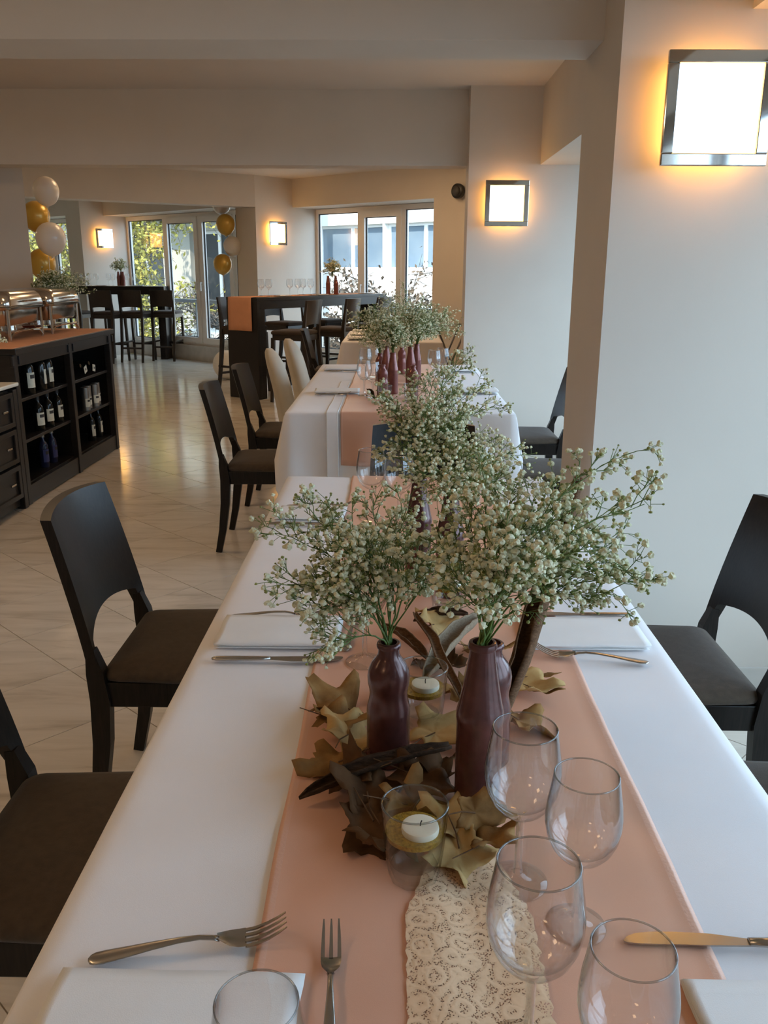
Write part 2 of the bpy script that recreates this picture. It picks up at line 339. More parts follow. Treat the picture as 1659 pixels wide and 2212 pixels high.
# window front: columns, lintels, plinths
struct('pillar', MB().prism(quad(A_, W1L, W1L-U*.45-V*.02, A_-U*.45), 0, CZ), M['paint'], label='white column with a lit sconce left of the tall window')
struct('pillar', MB().prism([tuple(x)[:2] for x in (B_, W2L, W2L+V*.1, W2L+V*.1-U*.42, B_-U*.42)], 0, CZ), M['paint'], label='white column with a lit sconce between the two big windows')
def lintel(name, a, b, off, z0, label):
    return struct(name, MB().prism(quad(a-V*off, b-V*off, b+V*.12, a+V*.12), z0, CZ), M['paint'], label=label)
lintel('trim_1', W1L, W1R, .42, 2.26, 'painted lintel over the window behind the left bar table')
lintel('trim_2', W2L, P2+U*1.043, .45, 2.255, 'painted lintel over the window behind the right bar table')
lintel('trim_3', W0L, W0R, .40, 2.26, 'painted lintel over the window behind the balloons')
struct('wall_back', MB().prism(quad(P2+U*1.043-V*.45, W2R-V*.45, W2R+V*.12, P2+U*1.20-V*.0), 0, CZ), M['paint'], label='white end wall right of the far window, round speaker near its top')
for nm, a, b, lb in (('baseboard_left', W1L, W1R, 'low stone plinth under the window behind the left bar table'), ('baseboard_back', W2L, P2+U*1.2, 'low stone plinth under the window behind the right bar table'), ('baseboard_far', W0L, W0R, 'low stone plinth under the window behind the balloons')):
    mb = MB(); mb.prism(quad(a-V*.03, b-V*.03, b+V*.12, a+V*.12), 0, .215); mb.prism(quad(a-V*.055, b-V*.055, b+V*.12, a+V*.12), .215, .24)
    struct(nm, mb, M['base'], label=lb)
# beam across the window bay, column on the left, big beams, near columns
d3 = Vector((-3.81, 10.97, 0)) - B_; d3n = d3.normalized(); n3 = Vector((-d3n.y, d3n.x, 0)); n3 = n3 if n3.y > 0 else -n3
struct('ceiling_beam', MB().prism(quad(B_-d3n*.0, B_+d3n*4.6, B_+d3n*4.6+n3*.3, B_+n3*.3), 2.226, CZ), M['paint'], label='slanting beam in front of the left window bay')
struct('ceiling_beam', MB().prism([(-8.1, 6.6), (.62, 6.6), (.62, 6.8), (-8.1, 6.8)], 2.131, CZ), M['paint'], label='deep ceiling beam crossing the middle of the room')
struct('ceiling_beam', MB().prism([(-8.1, 2.99), (.70, 2.99), (.70, 3.25), (-8.1, 3.25)], 2.100, CZ), M['paint'], label='nearest ceiling beam along the top of the picture')
struct('ceiling_beam', MB().prism([(1.015, -3.2), (1.30, -3.2), (1.30, 6.46), (1.015, 6.46)], 2.125, CZ), M['paint'], label='ceiling beam running along the right side between the columns')
struct('pillar', MB().prism([(-3.9, 7.05), (-2.885, 7.05), (-3.10, 7.5), (-3.9, 7.5)], 0, CZ), M['paint'], label='white column behind the buffet at the left edge')
struct('pillar', MB().prism([(.514, 6.45), (1.75, 6.45), (1.75, 6.70), (.514, 6.70)], 0, CZ), M['paint'], label='white column with the middle sconce right of the second table')
struct('pillar', MB().prism([(.65, 2.75), (1.75, 2.75), (1.75, 3.25), (.65, 3.25)], 0, CZ), M['paint'], label='nearest white column with the largest sconce at the right edge')
struct('baseboard_right', MB().prism([(.66, 2.738), (1.75, 2.738), (1.75, 2.752), (.66, 2.752)], 0, .075), M['base'], label='stone skirting at the foot of the nearest column')
# walls the camera does not look at: right front with windows, rear and left walls
struct('wall_rear', MB().box((-2.8, -3.25, CZ/2), (10.8, .1, CZ)), M['paint'], label='plain wall behind the camera')
mb = MB(); mb.box((-8.15, (W0L.y-3.2)/2, CZ/2), (.1, W0L.y+3.2, CZ))
struct('wall_left', mb, M['paint'], label='plain left wall of the hall')
mb = MB(); mb.box((1.80, -2.1, CZ/2), (.1, 2.2, CZ)); mb.box((1.80, 3.0, CZ/2), (.1, .6, CZ)); mb.box((1.80, (6.4+W2R.y)/2, CZ/2), (.1, W2R.y-6.4, CZ))
mb.box((1.80, .85, .13), (.1, 3.7, .26)); mb.box((1.80, .85, 2.45), (.1, 3.7, .36)); mb.box((1.80, 4.85, .13), (.1, 3.1, .26)); mb.box((1.80, 4.85, 2.45), (.1, 3.1, .36))
struct('wall_right', mb, M['paint'], label='right wall with the window openings between the columns')

# windows: kind structure, outer frame, sashes, panes, handles
def window(name, o, d, n, panes, z0, z1, label, handle=None):
    """o = left foot on the frame plane (inside face), d = along, n = towards outside; panes = list of (s0,s1,sash)"""
    root = empty(name, (o.x, o.y, 0), 0, label=label, kind='structure')
    L_ = max(p[1] for p in panes); T = .07
    def bar(mb, s0, s1, za, zb, d0, d1):
        P = []
        for z in (za, zb):
            for s, q in ((s0, d0), (s1, d0), (s1, d1), (s0, d1)): P.append(d*s + n*q + Vector((0, 0, z)))
        mb.add(P, [(3,2,1,0),(4,5,6,7),(0,1,5,4),(1,2,6,5),(2,3,7,6),(3,0,4,7)]); return mb
    fr = MB(); bar(fr, 0, L_, z1-.065, z1, 0, T); bar(fr, 0, L_, z0, z0+.05, 0, T); bar(fr, 0, .05, z0+.05, z1-.065, 0, T); bar(fr, L_-.05, L_, z0+.05, z1-.065, 0, T)
    fr.build('frame', M['upvc'], root)
    for k, (s0, s1, sash) in enumerate(panes):
        if k: bar(MB(), s0-.035, s0+.035, z0+.05, z1-.065, 0, T).build('mullion', M['upvc'], root)
        a, b = s0+.05 if k == 0 else s0+.035, s1-.05 if k == len(panes)-1 else s1-.035
        c0, c1 = z0+.05, z1-.065
        par = root
        if sash:
            sb = MB(); w = .075
            bar(sb, a-.012, b+.012, c1-w, c1+.012, -.022, .05); bar(sb, a-.012, b+.012, c0-.012, c0+w, -.022, .05)
            bar(sb, a-.012, a+w, c0+w, c1-w, -.022, .05); bar(sb, b-w, b+.012, c0+w, c1-w, -.022, .05)
            par = sb.build('sash', M['upvc'], root); a += w; b -= w; c0 += w; c1 -= w
        sl = MB()
        for q in ((a, a+.012, c0, c1), (b-.012, b, c0, c1), (a+.012, b-.012, c1-.010, c1), (a+.012, b-.012, c0, c0+.010)): bar(sl, q[0], q[1], q[2], q[3], .012, .03)
        sl.build('seal', M['seal'], par)
        bar(MB(), a, b, c0, c1, .018, .024).build('pane', M['pane'], par)
        if handle and k in handle:
            h = MB(); s = (s0+.0) if handle[k] == 'l' else s1
            q = s+.06 if handle[k] == 'l' else s-.06
            bar(h, q-.015, q+.015, 1.17, 1.24, -.032, -.022); bar(h, q-.011, q+.011, 1.20, 1.225, -.06, -.032); bar(h, q-.011, q+.011, 1.09, 1.225, -.07, -.055)
            h.build('handle', M['upvc'], par)
    return root
l1 = (W1R-W1L).length
t = lambda x, o: (Vector(x) - o.to_2d()).dot(U.to_2d())
w1 = [t(q, W1L) for q in ((-3.72, 14.45), (-3.03, 13.845))]
window('window_1', W1L.copy(), U, V, [(0, w1[0], False), (w1[0], w1[1], True), (w1[1], w1[1]+.85, True), (w1[1]+.85, l1, False)], .24, 2.255, 'tall white framed window behind the left bar table', {1: 'r', 2: 'l'})
w2 = [t(q, W2L) for q in ((-.50, 12.475), (.10, 11.95))]
window('window_2', W2L.copy(), U, V, [(0, w2[0], False), (w2[0], w2[1], True), (w2[1], (P2+U*1.22-W2L).dot(U), False)], .24, 2.25, 'white framed window facing the pale building behind the right bar table', {1: 'l'})
window('window_3', W0L.copy(), U, V, [(0, 1.2, False), (1.2, 2.4, True), (2.4, 3.6, False)], .24, 2.255, 'white framed window half hidden behind the balloons')
window('window_4', Vector((1.75, 2.7, 0)), Vector((0, -1, 0)), Vector((1, 0, 0)), [(k*1.233, k*1.233+1.233, k % 2 == 1) for k in range(3)], .26, 2.27, 'window on the right beside the nearest table')
window('window_5', Vector((1.75, 6.4, 0)), Vector((0, -1, 0)), Vector((1, 0, 0)), [(0, 1.03, False), (1.03, 2.06, True), (2.06, 3.1, False)], .26, 2.27, 'window on the right between the two columns')

# wall sconces: opal box that glows, chrome square frame in front of it
def sconce(loc, rz, label, S=.305):
    t = empty('wall_sconce', loc, rz, label=label, cat='wall lamp', group='square chrome wall sconces')   # local -y points into the room
    MB().rbox((0, -.012, 0), (.14, .024, .14), .004).build('wall_plate', M['chrome'], t)
    MB().rbox((0, -.045, 0), (S*.80, .046, S*.80), .008).build('diffuser', M['bulb'], t, smooth=40)
    fr = MB(); w = .034; o = S/2
    for c, d in (((0, -.076, o-w/2), (S, .016, w)), ((0, -.076, -o+w/2), (S, .016, w)), ((-o+w/2, -.076, 0), (w, .016, S-2*w)), ((o-w/2, -.076, 0), (w, .016, S-2*w))): fr.rbox(c, d, .003)
    fr.build('frame', M['chrome'], t)
    MB().rbox((0, -.0725, 0), (S-2*w+.004, .006, S-2*w+.004), .002).build('glass_front', M['bulb'], t)
rv = math.atan2(V.y, V.x)
sconce((.768+.150, 2.75, 1.850), 0, 'largest glowing square sconce on the nearest white column')
sconce((.782, 6.45, 1.862), 0, 'glowing square sconce on the column right of the second table')
c = B_ + V*.335; sconce((c.x, c.y, 1.897), rv, 'small glowing sconce on the column between the two windows', .31)
c = A_ + V*.37; sconce((c.x, c.y, 1.90), rv, 'smallest glowing sconce, on the column left of the tall window')
# warm fill lamps added between the beams, out of view, to brighten the hall
for x, y, lb in ((-1.7, 4.35, 'over the aisle beyond the nearest beam'), (-4.6, 4.35, 'over the buffet side beyond the nearest beam'), (-1.75, 1.0, 'over the aisle left of the nearest table'), (-4.6, 1.0, 'over the far left of the hall'), (-1.75, -1.6, 'behind the camera'), (-6.2, 9.2, 'beyond the middle beam on the left'), (-.4, 8.5, 'beyond the middle beam over the third table'), (-.9, 10.15, 'in front of the right bar table'), (-2.4, 8.3, 'beyond the middle beam over the aisle'), (.1, 9.8, 'beyond the third table near the end wall')):
    t_ = empty('added_ceiling_lamp', (x, y, CZ), label='square warm fill lamp added at the ceiling out of view, %s' % lb, cat='ceiling lamp', group='added ceiling fill lamps')
    MB().rbox((0, 0, -.012), (.50, .50, .024), .004).build('base_frame', M['chrome'], t_); MB().rbox((0, 0, -.045), (.46, .46, .045), .012).build('diffuser', M['lamp'], t_, smooth=40)
# round wall speaker
q = P2 - V*.45 + U*1.463
t_ = empty('wall_speaker', (q.x, q.y, 2.31), math.atan2(U.y, U.x), label='small round black speaker high on the end wall', cat='speaker')
MB().lathe([(.035, 0), (.035, .04), (.078, .045), (.085, .07), (.083, .10), (.062, .115)], 24, cap0=True, cap1=True).build('housing', M['black'], t_, smooth=40).rotation_euler = (R(90), 0, 0)
MB().lathe([(.06, .113), (.05, .128), (.025, .137), (.004, .14)], 20, cap0=True, cap1=True).build('cone', M['speaker'], t_, smooth=True).rotation_euler = (R(90), 0, 0)

# ------------------------------------------------------------------ dining chairs
def make_chair():
    t = empty('dining_chair', (0, 0, 0), cat='chair', group='dark dining chairs with brown seats')
    W0, W1 = .400, .352                                     # post centre spacing at the seat and at the top
    zs = [0, .12, .26, .38, .46, .56, .66, .76, .845]
    def px(z): return -.050*((.40-z)/.40)**2 if z < .40 else -.100*((z-.40)/.445)**1.25
    def py(z): return W0/2 if z < .46 else W0/2 + (W1-W0)/2*(z-.46)/.385
    for s in (-1, 1):
        pts = [(px(z), s*py(z), z) for z in (0, .12, .26, .38, .455, .51)]
        MB().strip(pts, [.027, .031, .034, .036, .035, .030], [.030, .036, .044, .048, .042, .020]).build('rear_leg', M['wood'], t)
        MB().strip([(.395, s*.195, 0), (.393, s*.195, .20), (.390, s*.193, .40)], [.028, .034, .038], [.028, .034, .038]).build('front_leg', M['wood'], t)
    # curved back panel: full width slab whose lower edge is an arch
    mb = MB(); nx, nz = 25, 8; P = []; F = []
    for side in (0, 1):
        for j in range(nz):
            for i in range(nx):
                s = -1 + 2*i/(nx-1); k = j/(nz-1)
                zb = .527 + .030*(1-(abs(s)/.84)**2) if abs(s) < .84 else .462
                z = zb + (.845-zb)*k - (.010*s*s*(k > .99))
                th = .026
                x = px(z) - .030*(1-s*s) + (th/2 if side == 0 else -th/2)
                P.append((x, s*(py(z)+.017), z))
    n = nx*nz
    for j in range(nz-1):
        for i in range(nx-1):
            a = j*nx+i; F += [(a, a+1, a+nx+1, a+nx), (n+a+nx, n+a+nx+1, n+a+1, n+a)]
    for i in range(nx-1): F += [(i+1, i, n+i, n+i+1), ((nz-1)*nx+i, (nz-1)*nx+i+1, n+(nz-1)*nx+i+1, n+(nz-1)*nx+i)]
    for j in range(nz-1): F += [(j*nx, (j+1)*nx, n+(j+1)*nx, n+j*nx), ((j+1)*nx+nx-1, j*nx+nx-1, n+j*nx+nx-1, n+(j+1)*nx+nx-1)]
    mb.add(P, F); mb.build('backrest', M['wood'], t, smooth=35)
    mb = MB(); mb.rbox((.20, .196, .393), (.37, .022, .066), .003); mb.rbox((.20, -.196, .393), (.37, .022, .066), .003)
    mb.rbox((.398, 0, .393), (.022, .38, .066), .003); mb.rbox((.004, 0, .393), (.022, .37, .066), .003); mb.build('apron', M['wood'], t)
    def ring(ins, z):
        out = []
        for (x, y, _) in rrect(.415, .425, .035, 5): 
            xx = x*(1-ins/.2); yy = y*(1-ins/.2)*(1+.05*(x/.2)); out.append((.213+xx, yy, z))
        return out
    mb = MB(); mb.loft([ring(.006, .424), ring(-.003, .430), ring(-.005, .441), ring(.003, .453), ring(.022, .461), ring(.06, .467), ring(.12, .471), ring(.17, .472)])
    mb.build('seat_cushion', M['seat'], t, smooth=True)
    return t
ch = make_chair(); KIDS[ch.name] = list(ch.children)
ch.location = (-.715, 1.265, 0); ch['label'] = 'dark dining chair with brown seat cut off at the left edge'
dup(ch, (-.715, 2.105, 0), 0, 'large dark dining chair with brown seat, left of the nearest table')
dup(ch, (-.850, 4.40, 0), R(1), 'dark dining chair in front on the left of the second table')
dup(ch, (-.848, 5.30, 0), R(-1), 'dark dining chair next to the cream covered chairs')
dup(ch, (.872, 2.02, 0), R(180), 'dark dining chair in front of the nearest column on the right')
dup(ch, (.872, 1.33, 0), R(180), 'dark dining chair at the right edge, only a seat corner showing')
dup(ch, (.985, 5.17, 0), R(180), 'dark dining chair by the white column beyond the second table')
dup(ch, (.985, 4.22, 0), R(180), 'dark dining chair with its back hidden by the nearest column')
dup(ch, (.115, 3.14, 0), R(-90), 'dark dining chair at the head between the two tables')
dup(ch, (-.80, 8.75, 0), R(0), 'dark dining chair tucked in at the third table')

# chairs under stretched cream covers
def covered(loc, rz, label):
    t = empty('covered_chair', loc, rz, label=label, cat='chair', group='chairs in cream covers')
    mb = MB(); rings = []
    for k in range(15):
        z = .30 + .60*k/14; q = (z-.30)/.60
        w = .47 - .09*q**2; th = .125 - .030*q; x = -.05 - .13*q**1.3
        if k >= 12: w *= (.93, .78, .50)[k-12]; th *= (.95, .8, .45)[k-12]
        zz = z - (0, .008, .022)[k-12] if k >= 12 else z
        rings.append([(x+px_, y_, zz + .004*math.sin(9*y_+k)) for px_, y_, _ in rrect(th, w, th*.45, 5)])
    mb.loft(rings); mb.build('back_cover', M['cover'], t, smooth=True)
    mb = MB(); rings = []
    for z, e in ((0, .03), (.12, .018), (.26, .006), (.40, 0), (.455, 0), (.475, -.02), (.482, -.10)):
        rings.append([(.19+x_*(1), y_*(1), z) for x_, y_, _ in rrect(.46+2*e, .46+2*e, .05, 6)])
    for k in range(4):
        rings[k] = [(x_+.006*math.sin(i*1.9+k), y_+.006*math.cos(i*2.3), z_) for i, (x_, y_, z_) in enumerate(rings[k])]
    mb.loft(rings); mb.build('skirt_cover', M['cover'], t, smooth=True)
covered((-.675, 5.98, 0), R(13), 'nearer of the two chairs in cream covers')
covered((-.655, 6.88, 0), R(14), 'farther of the two chairs in cream covers')

# ------------------------------------------------------------------ dining tables, cloths, runners
def table(x0, x1, y0, y1, label):
    t = empty('dining_table', ((x0+x1)/2, (y0+y1)/2, 0), label=label, cat='table', group='long dining tables'); w, l = x1-x0-.02, y1-y0-.02
    MB().rbox((0, 0, .737), (w, l, .026), .004).build('tabletop', M['wood'], t)
    for sx in (-1, 1):
        for sy in (-1, 1): MB().rbox((sx*(w/2-.06), sy*(l/2-.36), .362), (.06, .06, .724), .004).build('leg', M['wood'], t)
    mb = MB()
    for s in (-1, 1): mb.box((s*(w/2-.06), 0, .69), (.02, l-.18, .07)); mb.box((0, s*(l/2-.06), .69), (w-.18, .02, .07))
    mb.build('apron', M['wood'], t)
def cloth(name, label, x0, x1, y0, y1, hang, group, seed, z=.7555, wr=.0010):
    """hang = drop on (left, right, near, far)"""
    nx, ny = 45, int(45*(y1-y0)/(x1-x0)); mb = MB()
    P = []; F = []
    def top(i, j):
        x = x0+(x1-x0)*i/(nx-1); y = y0+(y1-y0)*j/(ny-1)
        d = min(i, nx-1-i, j, ny-1-j)
        zz = z + wr*noise.noise((x*6+seed, y*4, seed))*1.0 + wr*.8*noise.noise((x*3+y*9, y*2-x*4, seed+5))
        return (x, y, zz - (.003 if d == 0 else 0))
    for j in range(ny):
        for i in range(nx): P.append(top(i, j))
    F = [(j*nx+i, j*nx+i+1, (j+1)*nx+i+1, (j+1)*nx+i) for j in range(ny-1) for i in range(nx-1)]
    per = [i for i in range(nx)] + [j*nx+nx-1 for j in range(1, ny)] + [(ny-1)*nx+i for i in range(nx-2, -1, -1)] + [j*nx for j in range(ny-2, 0, -1)]
    rows = [.012, .03, .10, .30, .55, .80, 1.0]; prev = per; s = 0
    for k, fr in enumerate(rows):
        cur = []
        for m_, idx in enumerate(per):
            x, y, zz = P[idx]; dx = dy = 0; h = []
            if abs(x-x0) < 1e-6: dx -= 1; h.append(hang[0])
            if abs(x-x1) < 1e-6: dx += 1; h.append(hang[1])
            if abs(y-y0) < 1e-6: dy -= 1; h.append(hang[2])
            if abs(y-y1) < 1e-6: dy += 1; h.append(hang[3])
            n_ = math.hypot(dx, dy); hh = sum(h)/len(h)
            # nearness to a corner gives a fold
            cd = min(math.hypot(x-cx, y-cy) for cx in (x0, x1) for cy in (y0, y1))
            fold = .030*math.exp(-(cd/.10)**2)*fr
            out = .004 + .004*min(1, fr*12) + fr*(.012+.014*math.sin(x*17+y*13+seed) + .010*math.sin(x*31-y*29+seed*2))*min(1, hh/.3) + fold
            drop = fr*hh if k > 1 else (.004, .012)[k]
            cur.append(len(P)); P.append((x+dx/n_*out, y+dy/n_*out, z-.003-drop))
        n = len(per)
        F += [(prev[i], cur[i], cur[(i+1) % n], prev[(i+1) % n]) for i in range(n)]
        prev = cur
    mb.add(P, F); o = mb.build(name, M['cloth'], None, smooth=True, label=label, cat='tablecloth', group=group)
    return o
T1 = (-.342, .484, .14, 2.72); T2 = (-.512, .575, 4.03, 6.22); T3 = (-.495, .455, 8.25, 9.80)
table(*T1, 'nearest long dining table, under a white cloth'); table(*T2, 'second dining table, behind the nearest one'); table(*T3, 'third dining table, farthest along the row')
cloth('tablecloth', 'white cloth over the nearest table, filling the foreground', *T1, (.235, .235, .235, .235), 'white tablecloths', 1.3, wr=.0022)
cloth('tablecloth', 'white cloth over the second table, hanging down its front', *T2, (.235, .235, .50, .40), 'white tablecloths', 7.7)
cloth('tablecloth', 'white cloth over the third, farthest table', *T3, (.235, .235, .50, .40), 'white tablecloths', 3.1)
# second cloth hem hanging over the front of the second table
def runner(name, label, x0, x1, y0, y1, z, front, back, m, hem, seed, cat='table runner', group=None, wav=.004, M2=None, hw=.011, amp=1.0):
    nx = 23; L_ = [(-f, 'f') for f in ([front*k/8 for k in range(8, 0, -1)] if front else [])]
    ys = []
    if front: ys += [(y0-.012-.003*(k < 7), z-.012-front*(1-k/8)) for k in range(8)] + [(y0-.009, z-.004)]
    ny = max(12, int((y1-y0)/.022)); ys += [(y0+(y1-y0)*k/(ny-1), z) for k in range(ny)]
    if back: ys += [(y1+.012, z-.02-back*k/6) for k in range(7)]
    xs = [x0, x0+hw*.5, x0+hw] + [x0+hw+(x1-x0-2*hw)*k/(nx-1) for k in range(1, nx-1)] + [x1-hw, x1-hw*.5, x1]
    P = []; n = len(xs)
    for j, (y, zz) in enumerate(ys):
        for i, x in enumerate(xs):
            hang = zz < z-.006
            e = 1 if i <= n//2 else -1
            ed = wav*noise.noise((y*5, e*3.3, seed))*(abs(i-n/2)/(n/2))
            dz = 0 if hang else amp*(.0009*noise.noise((x*14, y*9, seed)) + .0007*noise.noise((x*5+y*16, y*7, seed)) + (.0009*math.exp(-((abs(x-(x0 if e == 1 else x1))-.05)/.02)**2)*abs(noise.noise((y*22, e, seed)))))
            dy = (-.012*math.sin(x*26+seed)*abs(z-zz)/max(front, .01)) - .004 if (hang and y < y0) else 0
            P.append((x+ed, y+dy, zz + dz + (.0012 if (i in (1, n-2)) else 0) + .0006))
    mb = MB(); F = []; 
    for j in range(len(ys)-1):
        for i in range(n-1): F.append((j*n+i, j*n+i+1, (j+1)*n+i+1, (j+1)*n+i))
    mb.add(P, F)
    mb.mi = [1 if (k % (n-1)) in (0, 1, n-3, n-2) else 0 for k in range(len(F))]
    o = mb.build(name, [m, hem], None, smooth=True, label=label, cat=cat, group=group)
    s = o.modifiers.new('thickness', 'SOLIDIFY'); s.thickness = .0008; s.offset = 1
    return o
runner('table_runner', 'peach satin runner down the nearest table', -.132, .318, .16, 2.716, .7575, 0, .2, M['satin'], M['satinh'], 2, amp=2.2, group='peach runners')
runner('table_runner', 'peach satin runner of the second table, hanging over its front', -.252, .262, 4.03, 6.21, .7568, .245, 0, M['satin'], M['satinh'], 5, group='peach runners')
runner('table_runner', 'peach satin runner on the third table', -.20, .20, 8.26, 9.79, .7568, 0, .2, M['satin'], M['satinh'], 9, group='peach runners')
o = runner('hem_band', 'doubled white hem band left of the peach runner on the second table', -.318, -.262, 4.022, 5.2, .7566, .47, 0, M['cloth'], M['napkin'], 12, cat='cloth band', hw=.006)

# lace strip with scalloped edges
nx, ny = 26, 60; P = []
for j in range(ny):
    y = .30 + (.86-.30)*j/(ny-1); k = max(0, (y-.74)/.12)
    xa = .018 + .040*k; xb = .143 - .035*k
    sc_ = .0028*abs(math.sin(y*math.pi/.017))
    for i in range(nx):
        f = i/(nx-1); x = xa-sc_*(1-f) + (xb-xa+2*sc_)*f
        P.append((x, y, .7615 + .0011*math.sin(f*math.pi*3.2+y*8) + .0012*noise.noise((x*30, y*24, 3)) + .0006))
mb = MB(); mb.add(P, [(j*nx+i, j*nx+i+1, (j+1)*nx+i+1, (j+1)*nx+i) for j in range(ny-1) for i in range(nx-1)])
mb.build('lace_runner', M['lace'], None, smooth=True, label='beige lace strip with scalloped edges along the middle of the runner', cat='lace')

# ------------------------------------------------------------------ bar tables and stools
def bar_table(o, d, L_, w, h, label):
    """o = near corner on the floor, d = along, width to the left of d"""
    a = math.atan2(d.y, d.x); t = empty('bar_table', (o.x, o.y, 0), a, label=label, cat='bar table', group='black bar tables')
    MB().rbox((L_/2, w/2, h-.018), (L_, w, .036), .003).build('tabletop', M['barwood'], t)
    MB().rbox((.022, w/2, (h-.036)/2), (.044, w-.004, h-.036), .003).build('end_panel', M['barwood'], t)
    MB().rbox((L_-.022, w/2, (h-.036)/2), (.044, w-.004, h-.036), .003).build('end_panel', M['barwood'], t)
    for y in (.014, w-.014): MB().rbox((L_/2, y, h-.036-.045), (L_-.09, .024, .09), .002).build('apron', M['barwood'], t)
    MB().rbox((.085, .05, (h-.036)/2), (.085, .09, h-.036), .003).build('leg', M['barwood'], t)
    MB().rbox((L_*.5, w/2, (h-.126)/2), (.10, .09, h-.126), .003).build('leg', M['barwood'], t)
    MB().rbox((L_-.085, w/2, (h-.036)/2), (.085, w*.8, h-.036), .003).build('leg', M['barwood'], t)
    return t
ba = Vector((.545, .839, 0)); bn = Vector((.839, -.545, 0)); b0 = Vector((-1.50, 9.60, 0)); BH = 1.115
bar_table(b0, ba, 2.55, .46, BH, 'black bar table with a peach runner hanging over its near end')
def make_stool():
    t = empty('bar_stool', (0, 0, 0), cat='bar stool', group='dark bar stools')      # faces +x, origin under the seat back
    def px(z): return -.10*((.74-z)/.74)**1.4 if z < .74 else -.05*((z-.74)/.36)**1.2
    for s in (-1, 1):
        MB().strip([(px(z), s*.172, z) for z in (0, .2, .4, .6, .74, .86, .98, 1.098)], [.030, .034, .036, .038, .038, .034, .03, .028], [.030, .034, .038, .042, .042, .034, .028, .024]).build('rear_leg', M['stoolwood'], t)
        MB().strip([(.405, s*.175, 0), (.385, s*.172, .35), (.37, s*.170, .70)], [.028, .034, .038], [.028, .034, .038]).build('front_leg', M['stoolwood'], t)
        MB().rbox((.15, s*.174, .30), (.46, .018, .028), .003).build('stretcher', M['stoolwood'], t)
    MB().rbox((.388, 0, .26), (.022, .34, .030), .003).build('stretcher', M['stoolwood'], t)
    MB().rbox((-.055, 0, .22), (.020, .34, .028), .003).build('stretcher', M['stoolwood'], t)
    mb = MB(); P = []; n, m = 13, 6
    for side in (0, 1):
        for j in range(m):
            for i in range(n):
                s = -1+2*i/(n-1); zb = .83+.02*(1-s*s); z = zb+(1.10-zb)*j/(m-1)
                P.append((px(z)-.018*(1-s*s)+(.011 if side == 0 else -.011), s*.187, z))
    N_ = n*m; F = []
    for j in range(m-1):
        for i in range(n-1):
            a = j*n+i; F += [(a, a+1, a+n+1, a+n), (N_+a+n, N_+a+n+1, N_+a+1, N_+a)]
    for i in range(n-1): F += [(i+1, i, N_+i, N_+i+1), ((m-1)*n+i, (m-1)*n+i+1, N_+(m-1)*n+i+1, N_+(m-1)*n+i)]
    for j in range(m-1): F += [(j*n, (j+1)*n, N_+(j+1)*n, N_+j*n), ((j+1)*n+n-1, j*n+n-1, N_+j*n+n-1, N_+(j+1)*n+n-1)]
    mb.add(P, F); mb.build('backrest', M['stoolwood'], t, smooth=35)
    mb = MB()
    for s in (-1, 1): mb.rbox((.185, s*.172, .705), (.37, .022, .06), .003); mb.rbox((.185+s*.185, 0, .705), (.022, .34, .06), .003)
    mb.build('apron', M['stoolwood'], t)
    R_ = lambda e, z: [(.195+x*(1-e/.19), y*(1-e/.19), z) for x, y, _ in rrect(.40, .385, .035, 5)]
    mb = MB(); mb.loft([R_(.004, .735), R_(-.002, .742), R_(-.003, .760), R_(.006, .774), R_(.04, .782), R_(.12, .787), R_(.16, .788)]); mb.build('seat_cushion', M['stoolseat'], t, smooth=True)
    return t
st = make_stool(); KIDS[st.name] = list(st.children)
rs = math.atan2(-bn.y, -bn.x)                                 # stools on the camera side face the bar
def on_bar(a, off): return b0 + ba*a + bn*off
p = on_bar(.20, .58); st.location = (p.x, p.y, 0); st.rotation_euler = (0, 0, rs+R(12)); st['label'] = 'bar stool nearest the hanging peach cloth, on the near side of the right bar'
p = on_bar(.92, .58); dup(st, (p.x, p.y, 0), rs+R(10), 'second bar stool on the near side of the right bar')
p = on_bar(1.68, .50); dup(st, (p.x, p.y, 0), rs+R(8), 'bar stool on the near side of the right bar, behind the flowers')
for a, lb in ((.44, 'bar stool on the far side of the right bar, hidden by its end panel'), (1.36, 'bar stool across the right bar, seen between the two near stools and the end panel'), (2.15, 'bar stool across the right bar, nearest the window')):
    p = on_bar(a, -.95 if a > .5 else -.80); dup(st, (p.x, p.y, 0), rs+math.pi, lb)
# left bar
b2 = Vector((-5.62, 14.10, 0)); B2H = 1.15
bar_table(b2, Vector((1, 0, 0)), 1.93, .36, B2H, 'black bar table in front of the tall window on the left')
for x, y, r_, lb in ((-4.50, 13.48, 78, 'bar stool at the left bar beside the buffet corner'), (-4.09, 13.62, 82, 'middle one of the three bar stools at the left bar'), (-3.66, 13.86, 84, 'bar stool at the window end of the left bar'), (-5.02, 13.52, 84, 'bar stool at the left bar hidden behind the chafing dish')):
    dup(st, (x, y, 0), R(r_), lb)
# runners on the bars
mb = MB(); P = []; xs = 9; path = [(-.014, BH-.36+.36*k/6) for k in range(6)] + [(-.012, BH-.006), (-.002, BH+.003)] + [(.02+.09*k, BH+.003) for k in range(28)]
for j, (x, z) in enumerate(path):
    for i in range(xs):
        y = .075 + .345*i/(xs-1) ; P.append((x-(.010*math.sin(i*.9)*max(0, (BH-z))/.36), y, z - (.03*(i/(xs-1))**2 if j == 0 else 0)*0 - (.045*(1-i/(xs-1))*0)))
mb.add(P, [(j*xs+i, j*xs+i+1, (j+1)*xs+i+1, (j+1)*xs+i) for j in range(len(path)-1) for i in range(xs-1)])
o = mb.build('bar_runner', M['peach'], None, smooth=50, loc=(b0.x, b0.y, 0), rz=math.atan2(ba.y, ba.x), label='peach runner along the right bar, hanging over its near end', cat='table runner'); s_ = o.modifiers.new('t', 'SOLIDIFY'); s_.thickness = .002; s_.offset = 1
